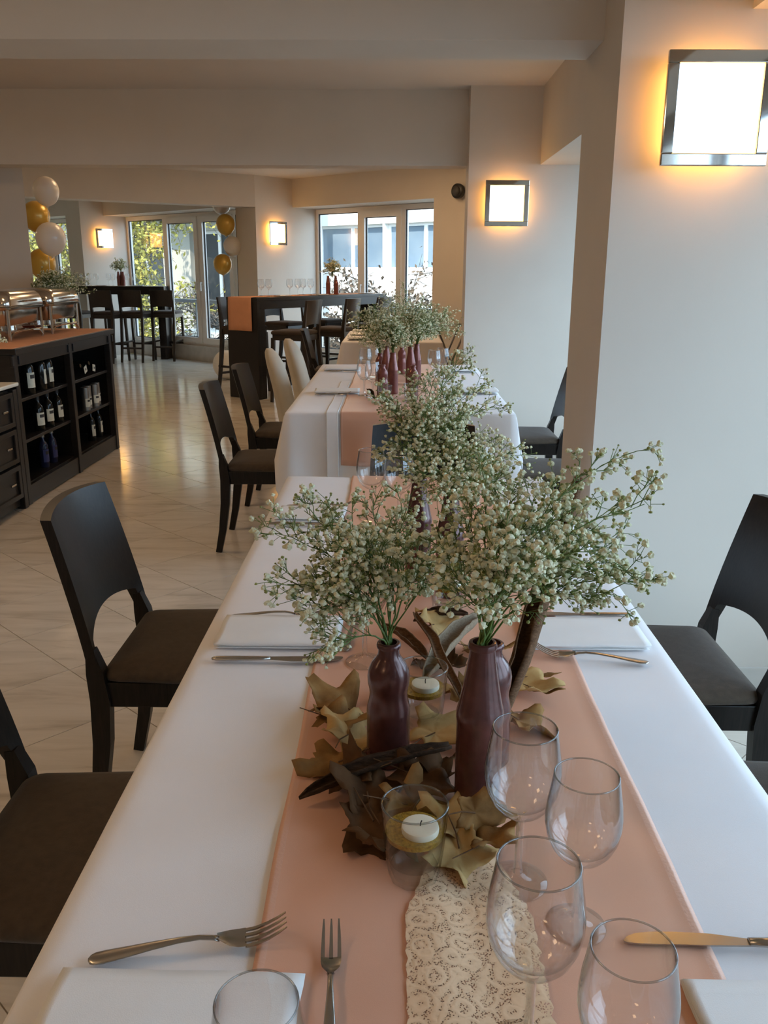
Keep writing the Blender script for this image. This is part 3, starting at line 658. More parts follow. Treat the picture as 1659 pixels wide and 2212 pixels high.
o = MB().rbox((.965, .18, B2H+.002), (1.90, .26, .003), .001).build('bar_runner', M['cream'], None, loc=(b2.x, b2.y, 0), label='pale runner along the top of the left bar', cat='table runner')

# ------------------------------------------------------------------ buffet counter, drawer unit and what stands there
BX, BY0, BY1, BZ = -2.24, 5.06, 6.86, .965
t = empty('buffet_counter', (BX, BY0, 0), label='black open shelf counter with wine bottles, peach runner on top', cat='counter')
Lb = BY1-BY0; D = .72
MB().rbox((-D/2+.01, Lb/2, BZ-.03), (D+.03, Lb+.02, .035), .003).build('top_board', M['barwood'], t)
MB().rbox((-.012, Lb/2, BZ-.085), (.024, Lb, .072), .002).build('top_rail', M['barwood'], t)
for y in (.03, Lb/2+.02, Lb-.03):
    MB().rbox((-.02, y, (BZ-.05)/2), (.045, .055, BZ-.05), .003).build('post', M['barwood'], t)
for y in (.012, Lb/2+.02, Lb-.012): MB().box((-D/2, y, (BZ-.05)/2), (D-.04, .018, BZ-.05)).build('side_panel', M['barwood'], t)
MB().box((-D+.02, Lb/2, (BZ-.05)/2), (.02, Lb-.04, BZ-.05)).build('back_panel', M['barwood'], t)
MB().rbox((-.016, Lb/2, .06), (.022, Lb-.05, .11), .002).build('plinth', M['barwood'], t)
MB().box((-D/2, Lb/2, .115), (D-.06, Lb-.04, .016)).build('shelf', M['barwood'], t)
SH = {}
for k, (ya, yb) in enumerate(((.03, Lb/2), (Lb/2+.04, Lb-.03))):
    for z in (.375, .63):
        MB().rbox((-D/2+.01, (ya+yb)/2, z), (D-.08, yb-ya-.02, .02), .002).build('shelf', M['barwood'], t)
for y in (.03, Lb/2+.02, Lb-.03):
    for s in (-.05, .05):
        MB().rbox((.004, y+s*.9, BZ-.085), (.012, .022, .05), .002).build('bracket', M['black'], t)
# peach runner on the counter
o = MB().rbox((BX-D/2+.012, (BY0+BY1)/2-.02, BZ-.0105), (D-.0, Lb+.01, .004), .0015).build('counter_runner', M['peach'], None, label='peach cloth covering the top of the buffet counter', cat='table runner')
# drawer unit
t = empty('drawer_cabinet', (BX, 4.05, 0), label='black drawer cabinet with pale stone top at the left edge', cat='cabinet')
MB().box((-.34, .50, .37), (.64, .98, .70)).build('body', M['barwood'], t)
MB().rbox((-.33, .50, .748), (.70, 1.02, .022), .006).build('stone_top', M['cream'], t)
MB().rbox((-.015, .965, .36), (.05, .05, .72), .003).build('post', M['barwood'], t)
for k in range(3):
    z = .61-.215*k
    for y in (.22, .70):
        d = MB().rbox((-.010, y, z), (.03, .43, .20), .004).build('drawer', M['barwood'], t)
        mb = MB(); mb.rbox((.010, y, z+.085), (.016, .43, .028), .002); mb.rbox((.010, y, z-.085), (.016, .43, .028), .002); mb.rbox((.010, y-.198, z), (.016, .034, .142), .002); mb.rbox((.010, y+.198, z), (.016, .034, .142), .002)
        mb.build('moulding', M['barwood'], d)
        MB().rbox((.016, y+.10, z), (.012, .06, .012), .003).build('handle', M['chrome'], d)
# bottles on the shelves
def shelf_bottle(x, y, z, h, label, glassm, lab, r=.036, neck=True):
    t = empty('wine_bottle' if neck else 'tin_can', (x, y, z), random.Random(int(y*1000+z*77)).uniform(-.5, .5), label=label, cat='bottle' if neck else 'can', group='bottles in the counter shelves' if neck else 'cans in the counter shelves')
    pr = [(r*.9, 0), (r, .006), (r, h*.62), (r*.8, h*.70), (r*.40, h*.78), (r*.38, h*.97), (r*.43, h*.975), (r*.43, h)] if neck else [(r, 0), (r, h), (r*.9, h)]
    MB().lathe(pr, 14, cap0=True, cap1=True).build('body', glassm, t, smooth=40)
    if neck: MB().lathe([(r*.45, h*.86), (r*.45, h*1.004), (r*.2, h*1.005)], 12, cap1=True).build('capsule', M['black'] if lab is not M['lblue'] else M['tin'], t, smooth=40)
    n = 8; P = []
    for zz in (h*.16, h*.52):
        for i in range(n+1):
            a = -1.0+2.0*i/n; P.append(((r+.0012)*math.cos(a), (r+.0012)*math.sin(a), zz))
    MB().add(P, [(i, i+1, n+2+i, n+1+i) for i in range(n)]).build('paper_label', lab, t, smooth=True)
    P = []
    for zz in (h*.38, h*.47):
        for i in range(n+1):
            a = -.5+1.0*i/n; P.append(((r+.0018)*math.cos(a), (r+.0018)*math.sin(a), zz))
    MB().add(P, [(i, i+1, n+2+i, n+1+i) for i in range(n)]).build('label_print', M['print'], t, smooth=True)
ordn = ['leftmost', 'second', 'third', 'rightmost']
for k, y in enumerate((5.41, 5.60, 5.72)): shelf_bottle(BX-.07, y, .64, .262, 'dark wine bottle, %s of three on the top left shelf' % (ordn[k] if k < 2 else 'last'), M['wine'], M['label'])
for k, y in enumerate((5.53, 5.69, 5.86)): shelf_bottle(BX-.08, y, .385, .230, 'dark wine bottle, %s of three on the middle left shelf' % (ordn[k] if k < 2 else 'last'), M['wine'], M['label'], .034)
for k, y in enumerate((5.60, 5.75)): shelf_bottle(BX-.10, y, .123, .235, 'dark blue bottle, %s of two on the bottom left shelf' % ('left' if k == 0 else 'right'), M['blue'], M['lblue'], .030)
for k, y in enumerate((6.38, 6.48, 6.58, 6.68)): shelf_bottle(BX-.07-.02*(k % 2), y, .385, .17, 'tall tin, %s of four on the middle right shelf' % ordn[k], M['tin'], M['label'], .030, False)
for k, y in enumerate((6.53, 6.70)): shelf_bottle(BX-.10, y, .123, .245, 'dark wine bottle, %s of two on the bottom right shelf' % ('left' if k == 0 else 'right'), M['wine'], M['label'], .030)
for k, (y, ln) in enumerate(((6.36, .42), (6.54, .42))):
    t = empty('lying_bottle', (BX-.20, y, .685), 0, label='dark bottle lying on the top right shelf with a paper tag, %s one' % ('left' if k == 0 else 'right'), cat='bottle', group='bottles lying with tags')
    o = MB().lathe([(.03, 0), (.036, .01), (.036, .15), (.014, .19), (.014, .24)], 12, cap0=True, cap1=True).build('body', M['wine'], t, smooth=40); o.rotation_euler = (0, R(80), R(-8)); o.location = (-.1, 0, -.005)
    MB().rbox((.152, .015, .0), (.004, .055, .05), .001).build('tag', M['label'], t).rotation_euler = (R(18 - 30*k), 0, 0)
    MB().rbox((.155, .015, .0), (.002, .016, .016), .0005).build('tag_print', M['print'], t).rotation_euler = (R(18 - 30*k), 0, 0)

# chafing dishes
def chafing(loc, rz, label):
    t = empty('chafing_dish', loc, rz, label=label, cat='chafing dish', group='stainless chafing dishes')     # long axis x
    W_, D_ = .60, .36
    for sx in (-1, 1):
        for sy in (-1, 1):
            MB().tube([(sx*.26, sy*.165, 0), (sx*.26, sy*.165, .205)], .010, 8).build('leg', M['stainless'], t)
            MB().tube([(sx*.26, sy*.165, .002), (sx*.262, sy*.165, .012), (sx*.20, sy*.165, .05), (sx*.10, sy*.165, .055)], .008, 6).build('foot_brace', M['stainless'], t)
    mb = MB()
    for s in (-1, 1): mb.tube([(-.26, s*.165, .20), (.26, s*.165, .20)], .008, 6); mb.tube([(s*.26, -.165, .20), (s*.26, .165, .20)], .008, 6); mb.tube([(-.26, s*.165, .055), (.26, s*.165, .055)], .006, 6)
    mb.box((0, 0, .057), (.36, .22, .006)); mb.build('stand_rail', M['stainless'], t)
    rr = lambda w, d, z, r=.05: rrect(w, d, r, 6, z)
    MB().loft([rr(.50, .30, .095), rr(.52, .32, .11), rr(.53, .33, .19), rr(.60, .385, .20), rr(.605, .39, .212), rr(.56, .35, .213)]).build('water_pan', M['stainless'], t, smooth=40)
    lid = MB().loft([rr(.585, .375, .214), rr(.59, .38, .225), rr(.585, .375, .25), rr(.56, .36, .285, .06), rr(.52, .33, .305, .06), rr(.42, .25, .315, .06), rr(.2, .1, .318, .03)]).build('lid', M['stainless'], t, smooth=50)
    mb = MB(); mb.tube([(-.08, -.19, .245), (-.08, -.22, .25), (.08, -.22, .25), (.08, -.19, .245)], .006, 6); mb.build('lid_handle', M['chrome'], lid)
    for sx in (-.11, .11):
        b = MB().lathe([(.05, 0), (.05, .062), (.042, .066), (.042, .06)], 18, c=(sx, 0, .060), cap0=True).build('fuel_cup', M['stainless'], t, smooth=40)
    return t
zt = BZ-.0085
chafing((-2.61, 5.78, zt), R(90), 'stainless chafing dish at the left edge of the buffet')
chafing((-2.61, 6.48, zt), R(90), 'stainless chafing dish nearer the plant on the buffet')
t = empty('clay_pot', (-2.82, 6.77, zt), label='dark red clay pot half hidden behind the right chafing dish', cat='pot')
MB().lathe([(.055, 0), (.075, .03), (.078, .10), (.06, .14), (.065, .15), (.055, .15)], 16, cap0=True).build('body', M['amph'], t, smooth=40)
MB().lathe([(.052, .13), (.01, .135)], 16, cap1=True).build('soil', M['wick'], t)
# ------------------------------------------------------------------ balloons, lantern, folding stand
def balloon(loc, r, col, label, grp, tilt=(0, 0)):
    t = empty('balloon', loc, label=label, cat='balloon', group=grp); t.rotation_euler = (R(tilt[0]), R(tilt[1]), 0)
    pr = [(.004, -1.30*r)] + [(r*math.sin(a)*(1 if a > 1.57 else 1), (-r*math.cos(a)*(1.22 if a < 1.57 else 1.02))) for a in [math.pi*k/18 for k in range(1, 18)]] + [(.001, r*1.02)]
    pr = [(.005, -1.27*r)] + pr[2:]
    MB().lathe(pr, 28, cap0=True, cap1=True).build('body', M['balw'] if col == 'w' else M['balg'], t, smooth=True)
    MB().lathe([(.004, -1.27*r), (.014, -1.36*r), (.005, -1.34*r)], 10).build('knot', M['balw'] if col == 'w' else M['balg'], t, smooth=True)
gL, gR = 'balloons beside the left column', 'balloons in front of the tall window'
balloon((-2.985, 7.75, 2.055), .108, 'w', 'topmost pearl white balloon beside the left column', gL)
balloon((-3.16, 7.92, 1.86), .118, 'g', 'gold balloon between the two white ones by the left column', gL)
balloon((-2.955, 7.68, 1.665), .125, 'w', 'large pearl white balloon in the middle of the left bunch', gL)
balloon((-3.14, 7.90, 1.46), .118, 'g', 'gold balloon at the bottom of the left bunch', gL)
balloon((-3.10, 8.0, 1.28), .115, 'w', 'lowest pale balloon of the left bunch, mostly hidden', gL)
MB().tube([(-2.985, 7.75, 1.94), (-2.98, 7.75, 1.80), (-3.02, 7.76, 1.5), (-3.03, 7.78, 1.0), (-3.03, 7.80, .0)], .0025, 5).build('balloon_string', M['string'], None, label='pale ribbon holding the left bunch of balloons', cat='ribbon')
balloon((-2.40, 12.50, 2.30), .13, 'w', 'pale balloon above the gold one, cut by the beam', gR)
balloon((-2.335, 12.40, 2.02), .128, 'g', 'upper gold balloon in front of the tall window', gR)
balloon((-2.262, 12.45, 1.735), .124, 'w', 'white balloon between the two gold ones at the tall window', gR)
balloon((-2.395, 12.38, 1.495), .126, 'g', 'lower gold balloon in front of the tall window', gR)
MB().tube([(-2.395, 12.38, 1.33), (-2.38, 12.39, 1.1), (-2.39, 12.40, .6), (-2.40, 12.40, .0)], .0025, 5).build('balloon_string', M['string'], None, label='pale ribbon hanging from the balloons at the tall window', cat='ribbon')
t = empty('paper_lantern', (-2.22, 11.50, 0), label='round white paper lantern on the floor behind the right bar', cat='lantern')
pr = []; r = .195
for k in range(49):
    a = math.pi*(.06 + .88*k/48); pr.append((r*math.sin(a)*(1 - .012*abs(math.sin(k*math.pi/3))), r - r*math.cos(a)))
MB().lathe(pr, 30).build('shade', M['paper'], t, smooth=True)
mb = MB(); mb.lathe([(r*.19, .004), (r*.19, .008), (r*.17, .006)], 16); mb.lathe([(r*.19, 2*r-.008), (r*.19, 2*r-.004), (r*.17, 2*r-.006)], 16); mb.build('wire_ring', M['steeld'], t)
# folding tray stand beside the third table
t = empty('tray_stand', (.63, 10.12, 0), R(4), label='folding metal tray stand by the end wall beyond the second table', cat='stand')
for y in (-.28, .28):
    s = 1 if y > 0 else .96
    MB().tube([(-.17, y, 0), (.17, y*s, .80)], .011, 6).build('leg', M['steeld'], t); MB().tube([(.17, y*.92, 0), (-.17, y*.92, .80)], .011, 6).build('leg', M['steeld'], t)
for x in (-.17, .17): MB().tube([(x, -.30, .80), (x, .30, .80)], .011, 6).build('top_bar', M['steeld'], t); MB().tube([(x, -.28, .12), (x, .28, .12)], .008, 6).build('lower_bar', M['steeld'], t)
for y in (-.2, 0, .2): MB().rbox((0, y, .806), (.36, .03, .004), .001).build('strap', M['black'], t)

# ------------------------------------------------------------------ things on the tables
Z = .7592                                                     # top of cloth and runner
def ring_tube(pts, r, n=8):
    mb = MB(); m = len(pts); P = []
    for i, (x, y, z) in enumerate(pts):
        d = math.hypot(x, y)
        for k in range(n):
            a = 2*math.pi*k/n; q = (d+r*math.cos(a))/d; P.append((x*q, y*q, z+r*math.sin(a)))
    return mb.add(P, [(i*n+k, i*n+(k+1) % n, ((i+1) % m)*n+(k+1) % n, ((i+1) % m)*n+k) for i in range(m) for k in range(n)])
def make_glass(S=1.0):
    t = empty('wine_glass', (0, 0, 0), cat='wine glass', group='empty wine glasses')
    n = 32
    MB().lathe([(.0325*S, 0), (.033*S, .001), (.0325*S, .0022), (.022*S, .0040), (.010*S, .0075), (.0055, .013)], n, cap0=True).build('foot', M['tumbler'], t, smooth=60)
    MB().lathe([(.0055, .013), (.0042, .022), (.0040, .055), (.0045, .074), (.0075, .0815)], 14).build('stem', M['solid'], t, smooth=True)
    out = [(.0075, .0815), (.015, .085), (.0245, .0925), (.0325, .103), (.0378, .116), (.0402, .130), (.0402, .142), (.0385, .157), (.0360, .172), (.0338, .187)]
    inn = [(.0326, .187), (.0348, .172), (.0373, .157), (.0390, .142), (.0390, .130), (.0366, .116), (.0305, .106), (.0220, .0980), (.0125, .0935), (.002, .0920)]
    MB().lathe([(r*S, z) for r, z in out+inn], n, cap1=True).build('bowl', M['glass'], t, smooth=50)
    a = [(.0332*S*math.cos(2*math.pi*i/40), .0332*S*math.sin(2*math.pi*i/40), .1872) for i in range(40)]
    ring_tube(a, .0009).build('rim', M['rim'], t, smooth=True)
    return t
g = make_glass(); KIDS[g.name] = list(g.children)
g.location = (.1385, .793, Z); g['label'] = 'wine glass beside the tall brown bottle, farthest of the four at lower right'
def glass_at(x, y, label, z=Z, s=1.0):
    c = dup(g, (x, y, z), x*7, label); c.scale = (s, s, s); return c
glass_at(.1890, .728, 'wine glass second from the right among the four in the foreground', s=.93)
glass_at(.1185, .583, 'big wine glass in front standing on the lace strip', s=1.0)
glass_at(.1760, .512, 'wine glass at the bottom right, cut by the picture edge', s=.91)
glass_at(-.0905, .470, 'wine glass at the bottom left over the white napkin, only its rim visible', s=.86)
glass_at(-.046, 1.335, 'wine glass standing behind the flowers of the wavy bottle')
glass_at(-.058, 2.215, 'left one of two wine glasses at the far end of the nearest table')
glass_at(.016, 2.17, 'right one of two wine glasses at the far end of the nearest table')
glass_at(.24, 2.30, 'wine glass hidden behind flowers at the far right of the nearest table')
for (x, y, lb) in ((-.158, 4.58, 'front left wine glass of the second table'), (-.112, 4.50, 'front right wine glass, next to the brown bottles on the second table'), (-.175, 5.30, 'rear wine glass behind the front pair on the second table'), (-.13, 5.42, 'rear wine glass nearest the bottles on the second table'), (.24, 5.2, 'wine glass right of the bottles on the second table'), (.30, 5.35, 'outer wine glass right of the bottles on the second table')): glass_at(x, y, lb)
# bottles
def make_bottle(kind, m, hole=True):
    t = empty('painted_bottle', (0, 0, 0), cat='bottle', group='bottles painted rose brown')
    if kind == 'wavy': pr = [(.0265, 0), (.029, .003), (.0293, .012), (.0290, .050), (.0288, .066), (.0293, .074), (.0285, .082), (.0262, .092), (.0250, .100), (.0258, .108), (.0277, .117), (.0282, .126), (.0268, .135), (.0225, .145), (.0170, .152), (.0142, .158), (.0138, .166)]; h = .174
    else: pr = [(.0255, 0), (.028, .003), (.0283, .012), (.0283, .118), (.0290, .124), (.0288, .131), (.0272, .138), (.0262, .142), (.0218, .165), (.0178, .190), (.0155, .207), (.0148, .213)]; h = .222
    MB().lathe(pr, 30, cap0=True).build('body', m, t, smooth=50)
    r = pr[-1][0]; z = pr[-1][1]
    MB().lathe([(r, z), (r+.0022, z+.001), (r+.0026, z+.004), (r+.0016, h-.001), (r, h), (r-.0028, h), (r-.0032, h-.012), (.001, h-.013)], 26, cap1=True).build('lip', m, t, smooth=40)
    return t
bw = make_bottle('wavy', M['bottle']); bl = make_bottle('long', M['bottle']); 
for b in (bw, bl): KIDS[b.name] = list(b.children)
bw.location = (-.004, 1.033, Z); bw['label'] = 'short wavy brown bottle with flowers left of the tall one'
bl.location = (.107, .930, Z); bl['label'] = 'tall long-necked brown bottle with flowers behind the wine glasses'
def bottle_at(k, x, y, label, z=Z): return dup(bw if k == 'w' else bl, (x, y, z), x*9+y, label)
bottle_at('l', .055, 1.76, 'tall brown bottle in the middle of the nearest table, glass pair to its left')
bottle_at('l', .116, 1.655, 'tall brown bottle just behind the farthest candle tumbler')
bottle_at('w', .131, 1.035, 'brown bottle hidden behind the tall one and the bark roll')
bw2 = make_bottle('wavy', M['bottle2']); bl2 = make_bottle('long', M['bottle2'])
for b in (bw2, bl2): KIDS[b.name] = list(b.children)
T2B = [('w', -.083, 5.14, 'wavy copper bottle, leftmost of the bunch on the second table'), ('l', -.045, 5.05, 'long-necked copper bottle second from left on the second table'), ('l', -.006, 4.66, 'dark long-necked bottle in the middle front of the second table'),
       ('w', .050, 5.60, 'wavy copper bottle at the back of the second table'), ('l', .096, 5.04, 'long-necked copper bottle right of the wavy one on the second table'), ('l', .136, 5.22, 'rightmost long-necked copper bottle on the second table'),
       ('w', -.060, 4.50, 'wavy copper bottle nearest the front glasses on the second table'), ('w', .098, 4.46, 'wavy copper bottle half hidden by the nearer flowers')]
used = set()
for k, x, y, lb in T2B:
    src = bw2 if k == 'w' else bl2
    if k in used: dup(src, (x, y, Z), x*9+y, lb)
    else: used.add(k); src.location = (x, y, Z); src['label'] = lb
for k, (a, off, kk) in enumerate(((1.57, -.22, 'l'), (1.70, -.20, 'l'), (1.62, -.13, 'w'))):
    p = b0 + ba*a + bn*off; dup(bl2 if kk == 'l' else bw2, (p.x, p.y, BH+.005), a, 'copper bottle on the right bar, %s of three' % ('left', 'right', 'front')[k])
for k, x in enumerate((-4.451, -4.413, -4.376)): dup(bl2, (x, 14.26+.03*(k == 1), B2H+.004), k, 'copper bottle on the left bar, %s of three' % ('left', 'middle', 'right')[k])
# wine glasses on the bars
ow = ('first', 'second', 'third', 'fourth', 'fifth', 'sixth', 'seventh', 'eighth', 'ninth', 'tenth', 'eleventh')
for k, a in enumerate((.30, .36, .80, .88, 1.05, 1.12, 1.60, 1.68, 2.02, 2.40)):
    p = b0 + ba*a + bn*(-.20+.06*(k % 2)); glass_at(p.x, p.y, 'wine glass on the right bar, %s from its near end' % ow[k], BH+.005)
for k, x in enumerate((-5.09, -5.02, -4.92, -4.826, -4.61, -4.56, -4.308, -4.211, -3.918, -3.843)):
    glass_at(x, 14.25+.05*(k % 2), 'wine glass on the left bar, %s from the left' % ow[k], B2H+.004)
# candle tumblers with gold water and a floating candle
def make_tumbler():
    t = empty('candle_tumbler', (0, 0, 0), cat='tumbler', group='glass tumblers with gold water')
    n = 40
    def prof(q, r, z, k): return [((r*(1+k*math.cos(10*2*math.pi*i/n)))*math.cos(2*math.pi*i/n), (r*(1+k*math.cos(10*2*math.pi*i/n)))*math.sin(2*math.pi*i/n), z) for i in range(n)]
    rings = [prof(0, .0255, 0, .02), prof(0, .0270, .002, .03), prof(0, .0290, .015, .035), prof(0, .0310, .030, .035), prof(0, .0322, .038, .02), prof(0, .0330, .043, 0), prof(0, .0350, .068, 0), prof(0, .0365, .090, 0)]
    inn = [prof(0, .0345, .090, 0), prof(0, .0330, .068, 0), prof(0, .0310, .043, 0), prof(0, .0285, .024, 0), prof(0, .0265, .020, 0)]
    MB().loft(rings+inn, True, True).build('glass', M['tumbler'], t, smooth=35)
    a = [(.0356*math.cos(2*math.pi*i/36), .0356*math.sin(2*math.pi*i/36), .0903) for i in range(36)]
    ring_tube(a, .0011).build('rim', M['rim'], t, smooth=True)
    MB().lathe([(.0312, .0525), (.0322, .0585), (.001, .0585)], 32, cap0=True).build('gold_water', M['gold'], t, smooth=40)
    MB().lathe([(.0240, .0035), (.0268, .012), (.0250, .0185), (.012, .0165), (.001, .0160)], 10, cap0=True).build('thick_base', M['tumbler'], t, smooth=20)
    return t
def make_tealight():
    t = empty('floating_candle', (0, 0, 0), cat='candle', group='floating ivory candles')
    MB().lathe([(.0165, 0), (.0195, .004), (.0205, .012), (.0198, .0155), (.0165, .0165), (.004, .0150)], 28, cap0=True, cap1=True).build('wax', M['wax'], t, smooth=40)
    MB().tube([(0, 0, .015), (.0005, .0006, .0185), (.0016, .0008, .021)], .0007, 5).build('wick', M['wick'], t)
    return t
tu = make_tumbler(); ca = make_tealight()
for b in (tu, ca): KIDS[b.name] = list(b.children)
spots = [((.026, .800), 'clear tumbler with gold water at the front of the leaf bed', 'ivory candle in the front tumbler'), ((.045, 1.131), 'clear tumbler between the two brown bottles', 'ivory candle in the tumbler between the two bottles'), ((.108, 1.555), 'clear tumbler farthest back among the dry leaves', 'ivory candle in the tumbler farthest back'),
         ((-.045, 4.30), 'clear tumbler at the front of the second table', 'ivory candle in the tumbler on the second table'), ((.085, 4.36), 'clear tumbler in front of the hidden copper bottle', 'ivory candle by the half hidden copper bottle')]
for k, ((x, y), l1_, l2_) in enumerate(spots):
    if k == 0: tu.location = (x, y, Z+.001); tu['label'] = l1_; ca.location = (x+.006, y-.003, Z+.051); ca['label'] = l2_
    else: dup(tu, (x, y, Z+.001), k, l1_); dup(ca, (x+.004, y-.002, Z+.051), k, l2_)
# napkins: one cloth folded in a zigzag
def napkin(cx, cy, L_, W_, rz, label, layers=3, h=.0035, seed=0, z=Z):
    pts = []
    for k in range(layers):
        w = W_/2 - .0012*k; a, b = (-w, w) if k % 2 == 0 else (w, -w); zz = .0012 + h*k
        for q in range(9): pts.append((a+(b-a)*q/8, zz + (.0008*math.sin(q*1.1+seed) if k else 0)))
        if k < layers-1:
            for q in (1, 2): pts.append((b + (.0016 if b > 0 else -.0016), zz + h*q/3))
    n = 22; P = []
    for j, (y, zz) in enumerate(pts):
        for i in range(n):
            x = -L_/2 + L_*i/(n-1); f = j/len(pts)
            P.append((x + .0015*noise.noise((y*30, f*4, seed)) + .004*f*(1 if seed % 2 else -1)*(i == n-1), y + .0018*noise.noise((x*9, f*3, seed+4)), zz + .0014*max(0, noise.noise((x*16, y*16, seed)))*(zz > .004)))
    mb = MB(); mb.add(P, [(j*n+i, j*n+i+1, (j+1)*n+i+1, (j+1)*n+i) for j in range(len(pts)-1) for i in range(n-1)])
    o = mb.build('napkin', M['napkin'], None, smooth=50, loc=(cx, cy, z), rz=rz, label=label, cat='napkin', group='folded white napkins')
    s = o.modifiers.new('thickness', 'SOLIDIFY'); s.thickness = .0010; s.offset = 0
napkin(-.1965, .595, .225, .125, R(-1), 'folded white napkin in the bottom left corner', seed=1)
napkin(-.203, 1.449, .222, .130, R(0), 'folded white napkin left of the wavy bottle', seed=2, h=.005)
napkin(.347, 1.454, .212, .128, R(1), 'folded white napkin right of the tall bottle', seed=3, h=.0045)
napkin(.385, .590, .225, .130, R(0), 'folded white napkin at the bottom right edge', seed=4)
napkin(-.222, 2.235, .18, .12, R(-3), 'folded white napkin at the far left end of the nearest table', seed=5, h=.005)
napkin(.385, 2.24, .18, .12, R(2), 'folded white napkin at the far right end of the nearest table', seed=6, h=.005)
napkin(-.310, 4.68, .24, .14, R(2), 'folded napkin at the front left of the second table', seed=7, h=.008)
napkin(-.345, 5.80, .24, .14, R(-2), 'folded napkin at the rear left of the second table', seed=8, h=.008)
napkin(.445, 5.76, .20, .16, R(2), 'folded napkin at the rear right of the second table', seed=9, h=.010)
napkin(.47, 4.72, .20, .14, R(2), 'folded napkin at the front right of the second table', seed=10, h=.010)
napkin(-.33, 8.45, .24, .20, R(0), 'thick folded napkin at the front of the third table', seed=11, h=.014)
napkin(-.33, 8.95, .24, .20, R(0), 'thick folded napkin second along the third table', seed=12, h=.014)
napkin(-.33, 9.45, .24, .18, R(0), 'thick folded napkin at the far end of the third table', seed=13, h=.014)
for k, a in enumerate((.55, 1.25, 2.2)):
    p = b0+ba*a+bn*-.10; napkin(p.x, p.y, .20, .10, R(57), 'folded napkin on the right bar, %s along it' % ('first', 'second', 'last')[k], seed=20+k, h=.004, z=BH+.005)
for k, x in enumerate((-4.72, -4.15)): napkin(x, 14.20, .20, .09, 0, 'folded napkin on the left bar, %s one' % ('left', 'right')[k], seed=30+k, h=.004, z=B2H+.004)
# cutlery
def make_fork(tines=4, S=1.0):
    t = empty('fork', (0, 0, 0), cat='fork', group='steel forks')
    def ring(x, w, z, th, n=10): return [(x, w/2*math.cos(2*math.pi*i/n), z+th/2*math.sin(2*math.pi*i/n)) for i in range(n)]
    hs = [(0, .004, .003), (.002, .012, .0032), (.006, .0165, .0036), (.015, .018, .0042), (.035, .0155, .0066), (.060, .0118, .0100), (.085, .0085, .0125), (.105, .0064, .0128), (.118, .0066, .0105), (.124, .0090, .0085)]
    MB().loft([ring(x, w, z, .0030 if x < .1 else .0034) for x, w, z in hs]).build('handle', M['steel'], t, smooth=True)
    hd = [(.122, .0078, .0092), (.128, .0150, .0066), (.134, .0215, .0046), (.142, .0245, .0034), (.150, .0250, .0034)]
    if tines == 3: hd = [(x, w*.92, z) for x, w, z in hd]
    h = MB().loft([[(x, -w/2, z+.0016+.0014), (x, -w/4, z), (x, 0, z-.0004), (x, w/4, z), (x, w/2, z+.0030), (x, w/4, z+.0018), (x, 0, z+.0014), (x, -w/4, z+.0018)] for x, w, z in hd]).build('head', M['steel'], t, smooth=60)
    W_ = .0250 if tines == 4 else .0230; tw = .0036 if tines == 4 else .0044
    for k in range(tines):
        y = -W_/2+tw/2 + (W_-tw)*k/(tines-1)
        pts = [(.149, y, .0042), (.160, y, .0055), (.172, y*.98, .0100), (.182, y*.95, .0152), (.190, y*.93, .0205)]
        MB().loft([[(x, yy-w/2, z), (x, yy+w/2, z), (x, yy+w/2, z+.0016), (x, yy-w/2, z+.0016)] for (x, yy, z), w in zip(pts, (tw, tw*.95, tw*.85, tw*.7, tw*.35))]).build('tine', M['steel'], h, smooth=40)
    t.scale = (S, S, S); return t
def make_knife():
    t = empty('table_knife', (0, 0, 0), cat='knife', group='steel table knives')
    n = 10; ring = lambda x, w, z, th: [(x, w/2*math.cos(2*math.pi*i/n), z+th/2*math.sin(2*math.pi*i/n)) for i in range(n)]
    hs = [(0, .004, .003), (.002, .010, .0042), (.008, .0135, .0066), (.040, .0140, .0072), (.080, .0120, .0066), (.100, .0105, .006)]
    MB().loft([ring(x, w, .0040, th) for x, w, th in hs]).build('handle', M['steel'], t, smooth=True)
    bs = [(.0995, -.0050, .0050), (.110, -.0066, .0054), (.135, -.0105, .0060), (.170, -.0118, .0062), (.195, -.0110, .0062), (.210, -.0085, .0060), (.219, -.0040, .0050), (.2235, .0010, .0036)]
    MB().loft([[(x, a, .0028), (x, b, .0028), (x, b, .0046), (x, a, .0036)] for x, a, b in bs]).build('blade', M['steel'], t, smooth=30)
    return t
fk = make_fork(); f3 = make_fork(3, .86); kn = make_knife()
for b in (fk, f3, kn): KIDS[b.name] = list(b.children)
for ch_ in list(fk.children)+list(f3.children): KIDS[ch_.name] = list(ch_.children)
def at(src, first, x, y, dx, dy, label, z=Z+.0006):
    a = math.atan2(dy, dx)
    if first: src.location = (x, y, z); src.rotation_euler = (0, 0, a); src['label'] = label; return src
    return dup(src, (x, y, z), a, label)
at(fk, True, -.289, .671, .181, .035, 'large steel fork above the bottom left napkin')
at(f3, True, -.049, .548, -.009, .16, 'small three-pronged fork pointing away, bottom centre left')
at(kn, True, -.307, 1.334, .224, .006, 'steel knife below the left middle napkin')
at(fk, False, -.310, 1.522, .19, .002, 'steel fork above the left middle napkin')
at(f3, False, -.082, 1.372, .015, .16, 'small fork lying across the runner beside the left middle napkin')
at(kn, False, .463, 1.546, -.224, -.002, 'steel knife above the right middle napkin')
at(fk, False, .436, 1.335, -.184, .030, 'steel fork below the right middle napkin')
at(kn, False, .455, .702, -.224, .004, 'steel knife at the right edge behind the front glasses')
at(kn, False, -.33, 2.145, .224, .004, 'steel knife in front of the far left napkin')
at(fk, False, -.30, 2.325, .19, -.004, 'steel fork behind the far left napkin')
at(fk, False, .46, 2.14, -.19, .006, 'steel fork in front of the far right napkin')
at(fk, False, -.42, 4.57, .19, .004, 'steel fork in front of the front left napkin on the second table')
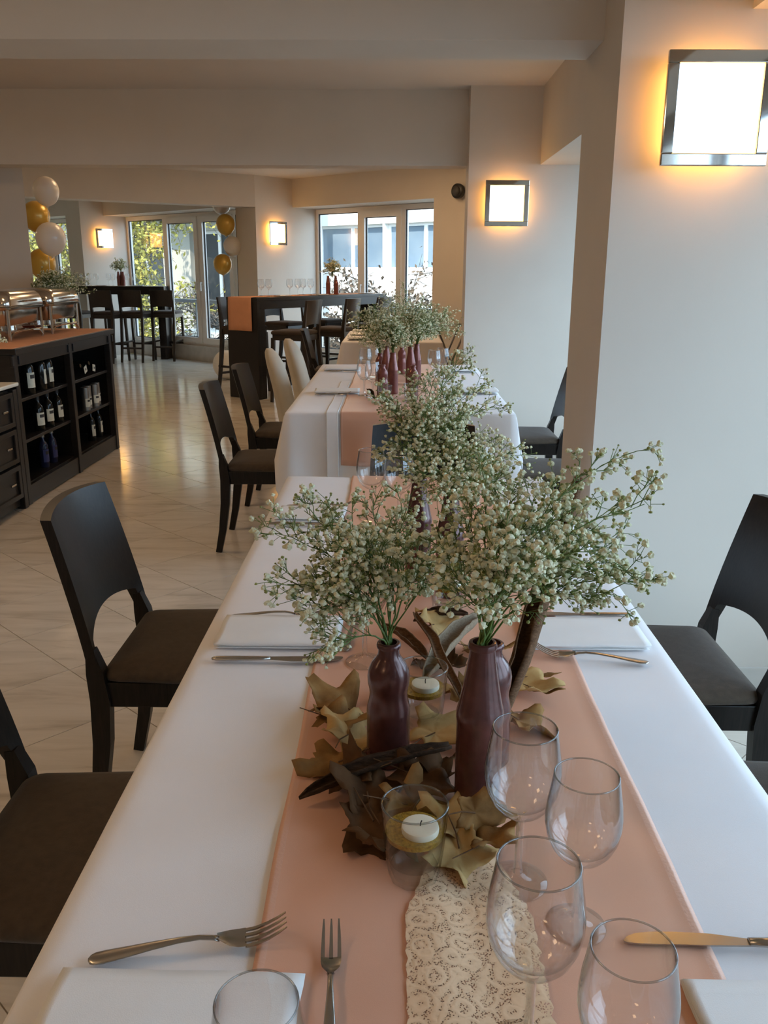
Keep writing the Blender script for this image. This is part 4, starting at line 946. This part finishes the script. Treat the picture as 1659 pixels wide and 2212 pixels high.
at(kn, False, -.44, 5.69, .224, .004, 'steel knife in front of the rear left napkin on the second table')

# dried leaves and bark
def leaf(loc, size, rot, m, label, seed, curl=.5, lobes=5):
    rg = random.Random(seed); n = 44; rings = 5; P = [(0, 0, 0)]; F = []
    rad = []
    for i in range(n):
        a = 2*math.pi*i/n
        k = (a/(2*math.pi)*5) % 1
        lob = abs(2*k-1); d = .56 + .44*lob**1.5 + .07*math.cos(a*23+seed)*lob
        if lobes == 0: d = .30 + .70*abs(math.cos(a))**3
        back = .55 + .45*(.5+.5*math.cos(a))
        d *= back*(1 + .07*rg.uniform(-1, 1)); rad.append(d)
    for j in range(1, rings+1):
        for i in range(n):
            a = 2*math.pi*i/n; f = j/rings; r = rad[i]*f
            x, y = r*math.cos(a), r*math.sin(a)*(.9 if lobes else .34)
            z = curl*(.34*r*r*math.sin(2*a+seed) + .42*f*noise.noise((x*2.4, y*2.4, seed)) + .20*r*r) + .03*abs(math.sin(a*3.5))*f
            P.append((x, y, z))
    for i in range(n): F.append((0, 1+i, 1+(i+1) % n))
    for j in range(rings-1):
        for i in range(n): F.append((1+j*n+i, 1+j*n+(i+1) % n, 1+(j+1)*n+(i+1) % n, 1+(j+1)*n+i))
    zmin = min(p[2] for p in P)
    t = empty('dried_leaf', loc, label=label, cat='leaf', group='dried leaves on the nearest table')
    t.rotation_euler = tuple(R(q) for q in rot)
    o = MB().add([(x*size, y*size, z*size) for x, y, z in P], F).build('blade', m, t, smooth=True)
    s = o.modifiers.new('t', 'SOLIDIFY'); s.thickness = .0006
    MB().tube([(-.0*size, 0, .002), (-.35*size, .02*size, .004), (-.80*size, .08*size*math.sin(seed), .010)], [.0011, .0009, .0007], 5).build('stalk', M['bark'], t)
LZ = Z+.004
for L_ in [((-.072, 1.150, LZ+.010), .079, (12, -14, 150), M['leaf'], 'curled brown leaf at the far left of the leaf bed', 3, .9),
           ((-.060, 1.060, LZ+.016), .082, (18, 10, 70), M['leaf2'], 'crumpled tan leaf left of the wavy bottle', 11, 1.0),
           ((-.070, 1.010, LZ+.004), .064, (-8, 12, 200), M['leaf'], 'brown leaf at the lower left of the wavy bottle', 21, .8),
           ((.062, 1.085, LZ+.006), .077, (6, -8, 40), M['leaf2'], 'flat tan leaf between the two bottles', 5, .35),
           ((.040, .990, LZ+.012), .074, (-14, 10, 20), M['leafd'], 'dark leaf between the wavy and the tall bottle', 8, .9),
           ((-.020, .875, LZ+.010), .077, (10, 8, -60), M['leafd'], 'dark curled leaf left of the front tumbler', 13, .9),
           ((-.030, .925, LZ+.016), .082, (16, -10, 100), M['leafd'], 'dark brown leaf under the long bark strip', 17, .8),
           ((.020, .905, LZ+.012), .074, (0, 14, 10), M['leaf'], 'brown leaf behind the front tumbler', 23, .8),
           ((.078, .835, LZ+.004), .064, (4, 10, -80), M['leaf2'], 'pale leaf right of the front tumbler on the lace', 29, .6),
           ((.112, .838, LZ+.012), .059, (-20, -18, 30), M['leaf'], 'small brown leaf at the foot of the tall bottle', 31, .9),
           ((.098, .868, LZ+.030), .051, (75, 10, 10), M['leaf'], 'upright brown leaf leaning on the tall bottle', 37, .5),
           ((.205, 1.235, LZ+.008), .077, (0, -6, -20), M['leaf2'], 'pale spiky leaf right of the bark roll', 41, .7),
           ((.085, 1.290, LZ+.010), .077, (10, 12, 140), M['leafd'], 'dark leaf in front of the farthest tumbler', 43, .9),
           ((.075, 1.44, LZ+.020), .077, (35, 10, 60), M['leaf2'], 'tan leaf standing up left of the farthest tumbler', 47, .8),
           ((.150, 1.36, LZ+.010), .077, (-12, 10, 10), M['leaf'], 'brown leaf between the bark and the right napkin', 53, .8),
           ((.028, 1.20, LZ+.010), .070, (12, -10, 220), M['leaf'], 'brown leaf behind the tumbler between the bottles', 59, .8),
           ((.185, 1.12, LZ+.008), .067, (-10, 8, -30), M['leaf'], 'brown leaf right of the hidden bottle', 61, .8),
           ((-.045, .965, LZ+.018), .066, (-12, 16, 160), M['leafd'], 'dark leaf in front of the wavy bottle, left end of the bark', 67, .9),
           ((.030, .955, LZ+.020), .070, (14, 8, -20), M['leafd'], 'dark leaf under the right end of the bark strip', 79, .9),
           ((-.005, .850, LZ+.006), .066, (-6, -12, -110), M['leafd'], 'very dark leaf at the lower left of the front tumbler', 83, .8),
           ((.055, .870, LZ+.014), .062, (10, 12, 50), M['leaf2'], 'tan leaf between the front tumbler and the tall bottle', 89, .8),
           ((-.085, 1.100, LZ+.020), .062, (20, 14, 10), M['leaf'], 'brown leaf with raised edge left of the leaf bed', 97, 1.0),
           ((.115, 1.20, LZ+.012), .066, (-10, 14, 80), M['leaf'], 'brown leaf behind the bottle pair', 101, .9)]: leaf(*L_)
for x, y, rz, lb, sd in ((.235, 1.215, -22, 'narrow dark leaf pointing right of the bark roll', 71), (.238, 1.262, 10, 'narrow brown leaf nearest the right fork', 73)): leaf((x, y, LZ+.006), .038, (0, -8, rz), M['leaf'], lb, sd, .5, 0)
def bark(p0, p1, w, m, label, seed, roll=3.6, bow=.01):
    p0, p1 = Vector(p0), Vector(p1); L_ = (p1-p0).length; d = (p1-p0).normalized(); s = d.cross(Vector((0, 0, 1))).normalized(); u = s.cross(d)
    n, k = 18, 12; P = []
    for j in range(n):
        f = j/(n-1); c = p0 + d*L_*f + u*bow*math.sin(math.pi*f) + s*.006*noise.noise((f*4, seed, 1))
        r = w*(.30 + .70*math.sin(math.pi*min(1, max(0, .10+.85*f)))**.7)*(1+.12*noise.noise((f*6, seed, 3)))
        if f < .08: r *= .35+f*8
        for i in range(k):
            a = -roll/2 + roll*i/(k-1) + .25*noise.noise((f*3, i*.5, seed)); rr = r*(1-.018*i)*(1+.14*noise.noise((f*9, i*.7, seed+7)))
            if i in (0, k-1): a += .35*noise.noise((f*15, i, seed))
            P.append(c + s*rr*math.sin(a) - u*rr*math.cos(a) + u*r*.6)
    mb = MB(); mb.add(P, [(j*k+i, j*k+i+1, (j+1)*k+i+1, (j+1)*k+i) for j in range(n-1) for i in range(k-1)])
    o = mb.build('bark_strip', m, None, smooth=True, label=label, cat='bark', group='bark strips among the leaves')
    md = o.modifiers.new('t', 'SOLIDIFY'); md.thickness = .002
bark((-.113, .922, Z+.012), (.078, 1.000, Z+.040), .0125, M['barkd'], 'long dark bark strip lying in front of the wavy bottle', 3, 3.6)
bark((.150, 1.075, Z+.004), (.282, 1.255, 1.10), .0170, M['bark'], 'tall brown bark roll leaning behind the tall bottle', 9, 5.2, .0)
bark((.052, 1.250, Z+.012), (.158, 1.430, Z+.045), .0180, M['barkg'], 'greyish bark strip between the two bottles farther back', 14, 4.0)
bark((.106, 1.170, Z+.016), (.040, 1.385, Z+.070), .0100, M['bark'], 'thin curled brown strip rising behind the tumbler', 19, 3.0)
bark((.060, 1.330, Z+.008), (-.02, 1.420, Z+.030), .012, M['bark'], 'short bark piece beside the wine glass foot', 25, 3.6)
bark((.04, 1.49, Z+.010), (.14, 1.47, Z+.030), .012, M['barkd'], 'dark bark piece in front of the farthest tumbler', 27, 3.6)
bark((-.10, 4.42, Z+.006), (-.14, 4.60, Z+.030), .012, M['barkd'], 'dark bark piece beside the front glasses on the second table', 33, 3.6)

# ------------------------------------------------------------------ gypsophila
def np_mesh(name, v, tri, m, smooth=True):
    me = bpy.data.meshes.new(name); nv, nt = len(v), len(tri)
    me.vertices.add(nv); me.vertices.foreach_set('co', np.asarray(v, np.float32).ravel())
    me.loops.add(nt*3); me.loops.foreach_set('vertex_index', np.asarray(tri, np.int32).ravel())
    me.polygons.add(nt); me.polygons.foreach_set('loop_start', np.arange(0, nt*3, 3, dtype=np.int32))
    me.materials.append(m); me.update(calc_edges=True)
    me.polygons.foreach_set('use_smooth', np.full(nt, smooth)); return me
def ico(sub):
    bm = bmesh.new(); bmesh.ops.create_icosphere(bm, subdivisions=sub, radius=1); bm.verts.index_update()
    v = np.array([x.co[:] for x in bm.verts]); f = np.array([[a.index for a in q.verts] for q in bm.faces]); bm.free(); return v, f
ICO1, ICO2 = ico(1), ico(2)
def puffs(name, pts, rad, m, fine, rg, rough=.30):
    v, f = ICO2 if fine else ICO1
    pts = np.asarray(pts); n = len(pts); nv = len(v)
    k = 1 + rough*rg.uniform(-1, 1, (n, nv)); r = rad*rg.uniform(.62, 1.2, n)
    sq = np.stack([np.ones(n), np.ones(n), rg.uniform(.7, 1, n)], 1)
    V_ = pts[:, None, :] + v[None]*k[:, :, None]*r[:, None, None]*sq[:, None, :]
    F_ = f[None] + (np.arange(n)*nv)[:, None, None]
    return np_mesh(name, V_.reshape(-1, 3), F_.reshape(-1, 3), m, False)
def segs_mesh(name, segs, m):
    S_ = np.array(segs); p0, p1, r0, r1 = S_[:, 0:3], S_[:, 3:6], S_[:, 6], S_[:, 7]
    d = p1-p0; d /= np.linalg.norm(d, axis=1)[:, None]+1e-9
    a = np.cross(d, np.where(np.abs(d[:, 2:3]) > .9, [[1., 0, 0]], [[0, 0, 1.]])); a /= np.linalg.norm(a, axis=1)[:, None]; b = np.cross(d, a)
    V_ = []
    for p, r in ((p0, r0), (p1, r1)):
        for k in range(3):
            t_ = 2*math.pi*k/3; V_.append(p + (a*math.cos(t_)+b*math.sin(t_))*r[:, None])
    V_ = np.stack(V_, 1); n = len(S_)
    f = np.array([[0, 1, 4], [0, 4, 3], [1, 2, 5], [1, 5, 4], [2, 0, 3], [2, 3, 5]])
    return np_mesh(name, V_.reshape(-1, 3), (f[None]+(np.arange(n)*6)[:, None, None]).reshape(-1, 3), m)
def bouquet(loc, tips, label, seed, rad=.0036, nsec=15, nter=6, fine=True, spread=1.0, name='gypsophila_bunch', thick=1.25, depth=.10, smin=.34):
    rg = np.random.default_rng(seed); root = empty(name, loc, label=label, cat='flowers', group='bunches of white gypsophila'); o3 = np.array(loc)
    for tip in tips:
        tp = np.array(tip) - o3; Ln = np.linalg.norm(tp); segs = []; blo = []; bud = []
        off = np.array([*rg.uniform(-.005, .005, 2), 0])
        c = tp*.45 + np.array([0, 0, .28*Ln]) * (1 if tp[2] > .05 else .7); c[:2] = tp[:2]*.25
        q = lambda s: (1-s)**2*off + 2*s*(1-s)*c + s*s*tp
        s0 = np.array([off[0]*.6, off[1]*.6, -depth]); N_ = 9; pr = s0
        for k in range(N_+1):
            p = q(k/N_) + rg.normal(0, .0012, 3); segs.append([*pr, *p, (.0013-.0008*k/N_)*thick, (.0013-.0008*(k+1)/(N_+1))*thick]); pr = p
        for k in range(nsec):
            s = smin + (1-smin)*(k+rg.uniform(0, 1))/nsec; s = min(s, 1); p = q(s); tg = q(min(1, s+.03))-q(s-.03); tg /= np.linalg.norm(tg)+1e-9
            dr = rg.normal(0, 1, 3); dr -= tg*dr.dot(tg); dr /= np.linalg.norm(dr)+1e-9
            ang = rg.uniform(.35, .95); d = tg*math.cos(ang) + dr*math.sin(ang); d[2] += .12; d /= np.linalg.norm(d)
            ln = spread*rg.uniform(.022, .055)*(1.25-.5*s); e = p+d*ln; md = p+d*ln*.5+rg.normal(0, .0015, 3)
            segs.append([*p, *md, .0006*thick, .0005*thick]); segs.append([*md, *e, .0005*thick, .0004*thick])
            for j in range(nter):
                b0_ = md + (e-md)*rg.uniform(.1, 1); d2 = d + rg.normal(0, .65, 3); d2 /= np.linalg.norm(d2); l2 = spread*rg.uniform(.009, .024); e2 = b0_+d2*l2
                segs.append([*b0_, *e2, .00042*thick, .0003*thick])
                (blo if rg.uniform() < .64 else bud).append(e2)
                if rg.uniform() < .45:
                    d3_ = d2 + rg.normal(0, .8, 3); d3_ /= np.linalg.norm(d3_); e3 = b0_+(e2-b0_)*.5+d3_*l2*.7
                    segs.append([*(b0_+(e2-b0_)*.5), *e3, .0003*thick, .0003*thick]); (blo if rg.uniform() < .45 else bud).append(e3)
        sp = place('spray', segs_mesh('spray', segs, M['stem']), root)
        if blo: tag(place('blossoms', puffs('blossoms', blo, rad, M['bloom'], fine, rg), sp), kind='stuff')
        if bud: tag(place('buds', puffs('buds', bud, rad*.58, M['bud'], False, rg, .15), sp), kind='stuff')
    return root
TA = [(-0.149, 1.02, 1.086), (-0.12, 1.1, 1.091), (-0.078, 1.12, 1.085), (-0.126, 0.98, 1.03), (-0.105, 0.97, 1.007), (-0.087, 0.96, 0.957), (-0.031, 1.15, 1.081), (0.013, 1.12, 1.079), (0.05, 1.08, 1.04), (0.083, 1.05, 1.022), (-0.027, 1.0, 1.063), (-0.059, 1.0, 1.069), (0.019, 1.0, 1.027), (-0.085, 1.0, 1.026), (0.001, 1.18, 1.02), (-0.043, 0.97, 1.02)]
TB = [(0.299, 0.98, 1.136), (0.286, 1.05, 1.18), (0.296, 0.95, 1.051), (0.253, 0.92, 1.045), (0.208, 0.9, 1.104), (0.205, 1.05, 1.134), (0.147, 1.05, 1.131), (0.119, 1.1, 1.156), (0.089, 1.05, 1.103), (0.064, 1.0, 1.07), (0.084, 0.9, 1.051), (0.123, 0.9, 1.109), (0.17, 0.95, 1.11), (0.261, 1.0, 1.083), (0.247, 1.1, 1.1), (0.142, 0.86, 1.086), (0.113, 0.86, 1.059), (0.255, 0.93, 1.081), (.13, .97, 1.10), (.19, .98, 1.09)]
TC = [(-0.025, 1.8, 1.148), (0.035, 1.9, 1.155), (0.096, 1.9, 1.196), (0.147, 1.85, 1.221), (0.209, 1.8, 1.125), (0.198, 1.72, 1.066), (0.138, 1.7, 1.121), (0.074, 1.7, 1.121), (0.01, 1.75, 1.069), (-0.019, 1.75, 1.029), (0.046, 1.65, 1.046), (0.194, 1.9, 1.156), (0.124, 1.85, 1.147), (0.048, 1.8, 1.114), (-0.0, 1.8, 1.114), (0.159, 1.7, 1.055), (.10, 1.75, 1.08), (.14, 1.78, 1.11)]
TD = [(0.177, 1.6, 1.04), (0.236, 1.65, 1.052), (0.147, 1.55, 1.03), (0.096, 1.55, 1.03), (0.05, 1.6, 1.03), (0.077, 1.5, 1.0), (0.128, 1.5, 1.0), (0.191, 1.55, 1.0), (0.29, 1.6, 0.995), (0.119, 1.65, 1.05), (.16, 1.63, 1.03)]
bouquet((-.004, 1.033, .930), TA, 'white gypsophila in the short wavy bottle, spreading left', 1)
bouquet((.107, .930, .978), TB, 'white gypsophila in the tall bottle, spreading right', 2, rad=.0039)
bouquet((.055, 1.76, .978), TC, 'white gypsophila in the middle of the nearest table, tallest bunch', 3)
bouquet((.116, 1.655, .978), TD, 'white gypsophila low behind the tall bottle', 4)
def dome(c, R_, H_, n, seed, lean=(0, 0)):
    rg = random.Random(seed); out = []
    for k in range(n):
        a = 2.4*k+rg.uniform(0, 1); r = R_*math.sqrt((k+.5)/n)*rg.uniform(.8, 1.15); out.append((c[0]+lean[0]+r*math.cos(a), c[1]+lean[1]+r*math.sin(a), c[2]+H_*(1.05-.62*(r/R_)**2)*rg.uniform(.75, 1.1)))
    return out
for k, (bx, by, h, R_, H_, ln, lb) in enumerate(((-.083, 5.14, .932, .16, .23, (-.06, .03), 'gypsophila bunch over the leftmost bottle of the second table'), (-.006, 4.66, .980, .09, .14, (-.02, 0), 'small gypsophila bunch low in the middle of the second table'),
        (.050, 5.60, .932, .17, .34, (-.02, .1), 'tallest gypsophila bunch at the back of the second table'), (.096, 5.04, .980, .14, .21, (.04, 0), 'gypsophila bunch over the right bottles of the second table'), (.136, 5.22, .980, .16, .19, (.12, 0), 'loose gypsophila at the right of the second table'))):
    bouquet((bx, by, h), dome((bx, by, h), R_, H_, 16, k+20, ln), lb, 30+k, rad=.0052, nsec=12, nter=6, fine=False, spread=1.5, thick=1.5, smin=.12)
p = b0+ba*1.63+bn*-.20; bouquet((p.x, p.y, BH+.225), dome((p.x, p.y, BH+.225), .10, .155, 16, 50), 'gypsophila on the right bar before the window', 51, rad=.0065, nsec=10, nter=5, fine=False, spread=1.4, thick=2, depth=.02, smin=.1)
bouquet((-4.413, 14.29, B2H+.225), dome((-4.413, 14.27, B2H+.225), .15, .17, 15, 60, (-.02, 0)), 'gypsophila on the left bar', 61, rad=.007, nsec=8, nter=4, fine=False, spread=1.5, thick=2.4, depth=.02, smin=.1)
bouquet((-2.82, 6.77, zt+.15), dome((-2.82, 6.77, zt+.19), .19, .23, 24, 70, (.30, -.02)), 'flowering green plant in the clay pot on the buffet', 71, rad=.0055, nsec=14, nter=6, fine=False, spread=1.5, thick=2, depth=.02, name='potted_gypsophila')
bouquet((-2.36, 5.12, zt+.02), dome((-2.36, 5.12, zt), .05, .07, 6, 80), 'small flower sprig on the buffet at the left edge', 81, rad=.006, nsec=7, nter=4, fine=False, spread=.7, thick=1.5, depth=.015)

# ------------------------------------------------------------------ outside: street, facades, railings, trees
MB().box((0, 20, -4.05), (160, 160, .1)).build('street_ground', M['ground'], None, label='pale street below the windows', kind='structure')
def facade(name, label, o, d, L_, zb, zt_, wm, wins, slabs, depth=.6, glassm=None, inset=.16):
    """o = left end of the wall plane, d along; wins = (s0,s1,z0,z1,mullions,dark)"""
    n = Vector((-d.y, d.x, 0)); n = n if n.y > 0 else -n
    a = math.atan2(d.y, d.x); t = empty(name, (o.x, o.y, 0), a, label=label, cat='building')
    # wall as strips around the openings
    xs = sorted({0, L_, *[w[0] for w in wins], *[w[1] for w in wins]}); zs = sorted({zb, zt_, *[w[2] for w in wins], *[w[3] for w in wins]})
    mb = MB()
    for i in range(len(xs)-1):
        for j in range(len(zs)-1):
            cx, cz = (xs[i]+xs[i+1])/2, (zs[j]+zs[j+1])/2
            if any(w[0] < cx < w[1] and w[2] < cz < w[3] for w in wins): continue
            mb.box((cx, depth/2, cz), (xs[i+1]-xs[i], depth, zs[j+1]-zs[j]))
    mb.build('wall', wm, t)
    for (s0, s1, z0, z1, mul, dk) in wins:
        f = MB(); w = .07
        f.box(((s0+s1)/2, inset+.03, z1-w/2), (s1-s0, .06, w)); f.box(((s0+s1)/2, inset+.03, z0+w/2), (s1-s0, .06, w)); f.box((s0+w/2, inset+.03, (z0+z1)/2), (w, .06, z1-z0-2*w)); f.box((s1-w/2, inset+.03, (z0+z1)/2), (w, .06, z1-z0-2*w))
        for k in range(1, mul): f.box((s0+(s1-s0)*k/mul, inset+.03, (z0+z1)/2), (w*1.4, .06, z1-z0-2*w))
        fr = f.build('window', M['upvc'], t)
        for k in range(max(1, mul)):
            q0 = s0+(s1-s0)*k/max(1, mul); q1 = s0+(s1-s0)*(k+1)/max(1, mul)
            MB().box(((q0+q1)/2, inset+.04, (z0+z1)/2), (q1-q0-.05, .012, z1-z0-.05)).build('pane', M['dark'] if dk else (glassm or M['bglass']), fr)
    for (s0, s1, z, h, out) in slabs: MB().box(((s0+s1)/2, -out/2, z), (s1-s0, out, h)).build('balcony_slab', M['bwall'], t)
    return t
o = Vector((-9.0, 31.0, 0)); 
facade('pale_building', 'pale building with a band of blue windows seen through the right window', Vector((-2.6, 23.6, 0)), U, 14, -4, 8, M['bwall'],
       [(.75+2.35*k, 3.05+2.35*k, 1.42, 2.50, 2, False) for k in range(5)] + [(.9+2.35*k, 2.6+2.35*k, -1.9, -.4, 2, True) for k in range(5)], [(0, 14, .12, .10, .12)])
facade('balcony_building', 'old pale building with dark balcony openings behind the yellow tree', Vector((-17.0, 33.0, 0)), U, 18.6, -4, 11, M['bwall2'],
       [(6.0+3.2*k, 8.0+3.2*k, -.1+3.2*j, 2.35+3.2*j, 2, True) for k in range(4) for j in (-1, 0, 1)] + [(.8+2.4*k, 1.9+2.4*k, .6+3.2*j, 2.0+3.2*j, 2, False) for k in range(2) for j in (-1, 0, 1)],
       [(5.2, 18.4, -.2+3.2*j, .28, .95) for j in (-1, 0, 1)])
facade('street_facade', 'pale facade across the street on the left', Vector((-30, 44, 0)), U, 17, -4, 10, M['bwall'], [(1+3*k, 2.6+3*k, .6+3*j, 2.2+3*j, 2, False) for k in range(5) for j in (-1, 0, 1)], [])
# handrails outside the windows
def railing(a, b, z, label):
    d = (b-a); L_ = d.length; t = empty('balcony_railing', (a.x, a.y, 0), math.atan2(d.y, d.x), label=label, cat='railing', group='grey balcony railings')
    MB().rbox((L_/2, 0, z-.03), (L_, .07, .06), .006).build('handrail', M['rail'], t); MB().box((L_/2, 0, .12), (L_, .03, .03)).build('bottom_rail', M['rail'], t)
    for k in range(5): MB().box((L_*(k+.0)/4, 0, (z-.06)/2), (.03, .03, z-.06)).build('post', M['rail'], t)
    MB().prism([(0, -.06), (L_, -.06), (L_, .10), (0, .10)], -.20, .0).build('ledge', M['bwall'], t)
railing(W1L+V*.75-U*.2, W1R+V*.75+U*.35, .92, 'grey railing outside the tall window'); railing(W2L+V*.55, P2+U*1.6+V*.55, .90, 'grey railing outside the right window')
# drain pole outside the tall window
p = W1L + U*.36 + V*.55; t = empty('drain_pole', (p.x, p.y, 0), label='blue grey pole outside the tall window', cat='pole')
MB().lathe([(.052, -4), (.052, 4)], 16, cap0=True, cap1=True).build('pipe', M['pole'], t, smooth=40); MB().lathe([(.062, 1.0), (.062, 1.05)], 16, cap0=True, cap1=True).build('collar', M['pole'], t)
def tree(loc, top, label, seed, leafm, nbr, nleaf, size, spread, zlo, zhi, trunk_r=.12, shrub=False):
    rg = np.random.default_rng(seed); root = empty('street_tree', loc, label=label, cat='tree', group='trees outside the windows'); segs = []; pts = []
    H_ = top-loc[2]; base = np.array([0, 0, 0.])
    pr = base
    for k in range(1, 9):
        p = np.array([.10*math.sin(k+seed), .10*math.cos(k*1.3+seed), H_*.8*k/8]); segs.append([*pr, *p, trunk_r*(1-.09*k), trunk_r*(1-.09*(k+1))]); pr = p
    for k in range(nbr):
        z = (zlo-loc[2]) + (zhi-zlo)*rg.uniform(); a = rg.uniform(0, 6.28); ln = spread*rg.uniform(.5, 1.1); p = np.array([0, 0, z-.3*ln]); d = np.array([math.cos(a), math.sin(a), rg.uniform(-.1, .55)])
        for j in range(7):
            q = p + d*ln/7 + rg.normal(0, .04, 3); segs.append([*p, *q, .028*(1-j/8), .028*(1-(j+1)/8)])
            for m_ in range(3):
                d2 = d*.4+rg.normal(0, .6, 3); l2 = spread*rg.uniform(.12, .34); q2 = q+d2*l2; segs.append([*q, *q2, .008, .003])
                for _ in range(nleaf): pts.append(q + (q2-q)*rg.uniform(.2, 1.1) + rg.normal(0, .05*spread, 3))
            p = q
    place('branches', segs_mesh('branches', segs, M['tbark']), root)
    n = len(pts); pts = np.array(pts); ax = rg.normal(0, 1, (n, 3)); ax /= np.linalg.norm(ax, axis=1)[:, None]; bx = np.cross(ax, rg.normal(0, 1, (n, 3))); bx /= np.linalg.norm(bx, axis=1)[:, None]; nz_ = np.cross(ax, bx)
    s = size*rg.uniform(.6, 1.3, n)[:, None]
    V_ = np.stack([pts-ax*s, pts-bx*s*.45+nz_*s*.12, pts+ax*s, pts+bx*s*.45+nz_*s*.12], 1)
    F_ = np.array([[0, 1, 2], [0, 2, 3]])[None]+(np.arange(n)*4)[:, None, None]
    tag(place('foliage', np_mesh('foliage', V_.reshape(-1, 3), F_.reshape(-1, 3), leafm, False), root), kind='stuff')
tree((-6.2, 20.2, -4), 6.0, 'yellow green tree outside the tall window', 5, M['tleaf'], 70, 9, .062, 1.7, -1.2, 4.2)
tree((-8.6, 21.5, -4), 6.5, 'yellow green tree farther left behind the balloons', 6, M['tleaf'], 60, 9, .065, 1.8, -1.0, 4.2)
tree((-3.6, 17.6, -4), 2.0, 'nearly bare grey tree below the tall window', 7, M['tleafb'], 46, 1, .05, 1.5, -1.6, .9, .07)
tree((-.3, 17.0, -4), 1.4, 'brown leaved tree low outside the right window', 8, M['tleafb'], 55, 5, .055, 1.3, -.6, 1.3, .08)
tree((1.75, 15.3, -4), 4.0, 'brown leaved tree with branches across the right pane', 9, M['tleafb'], 44, 4, .045, 1.1, .9, 3.0, .06)
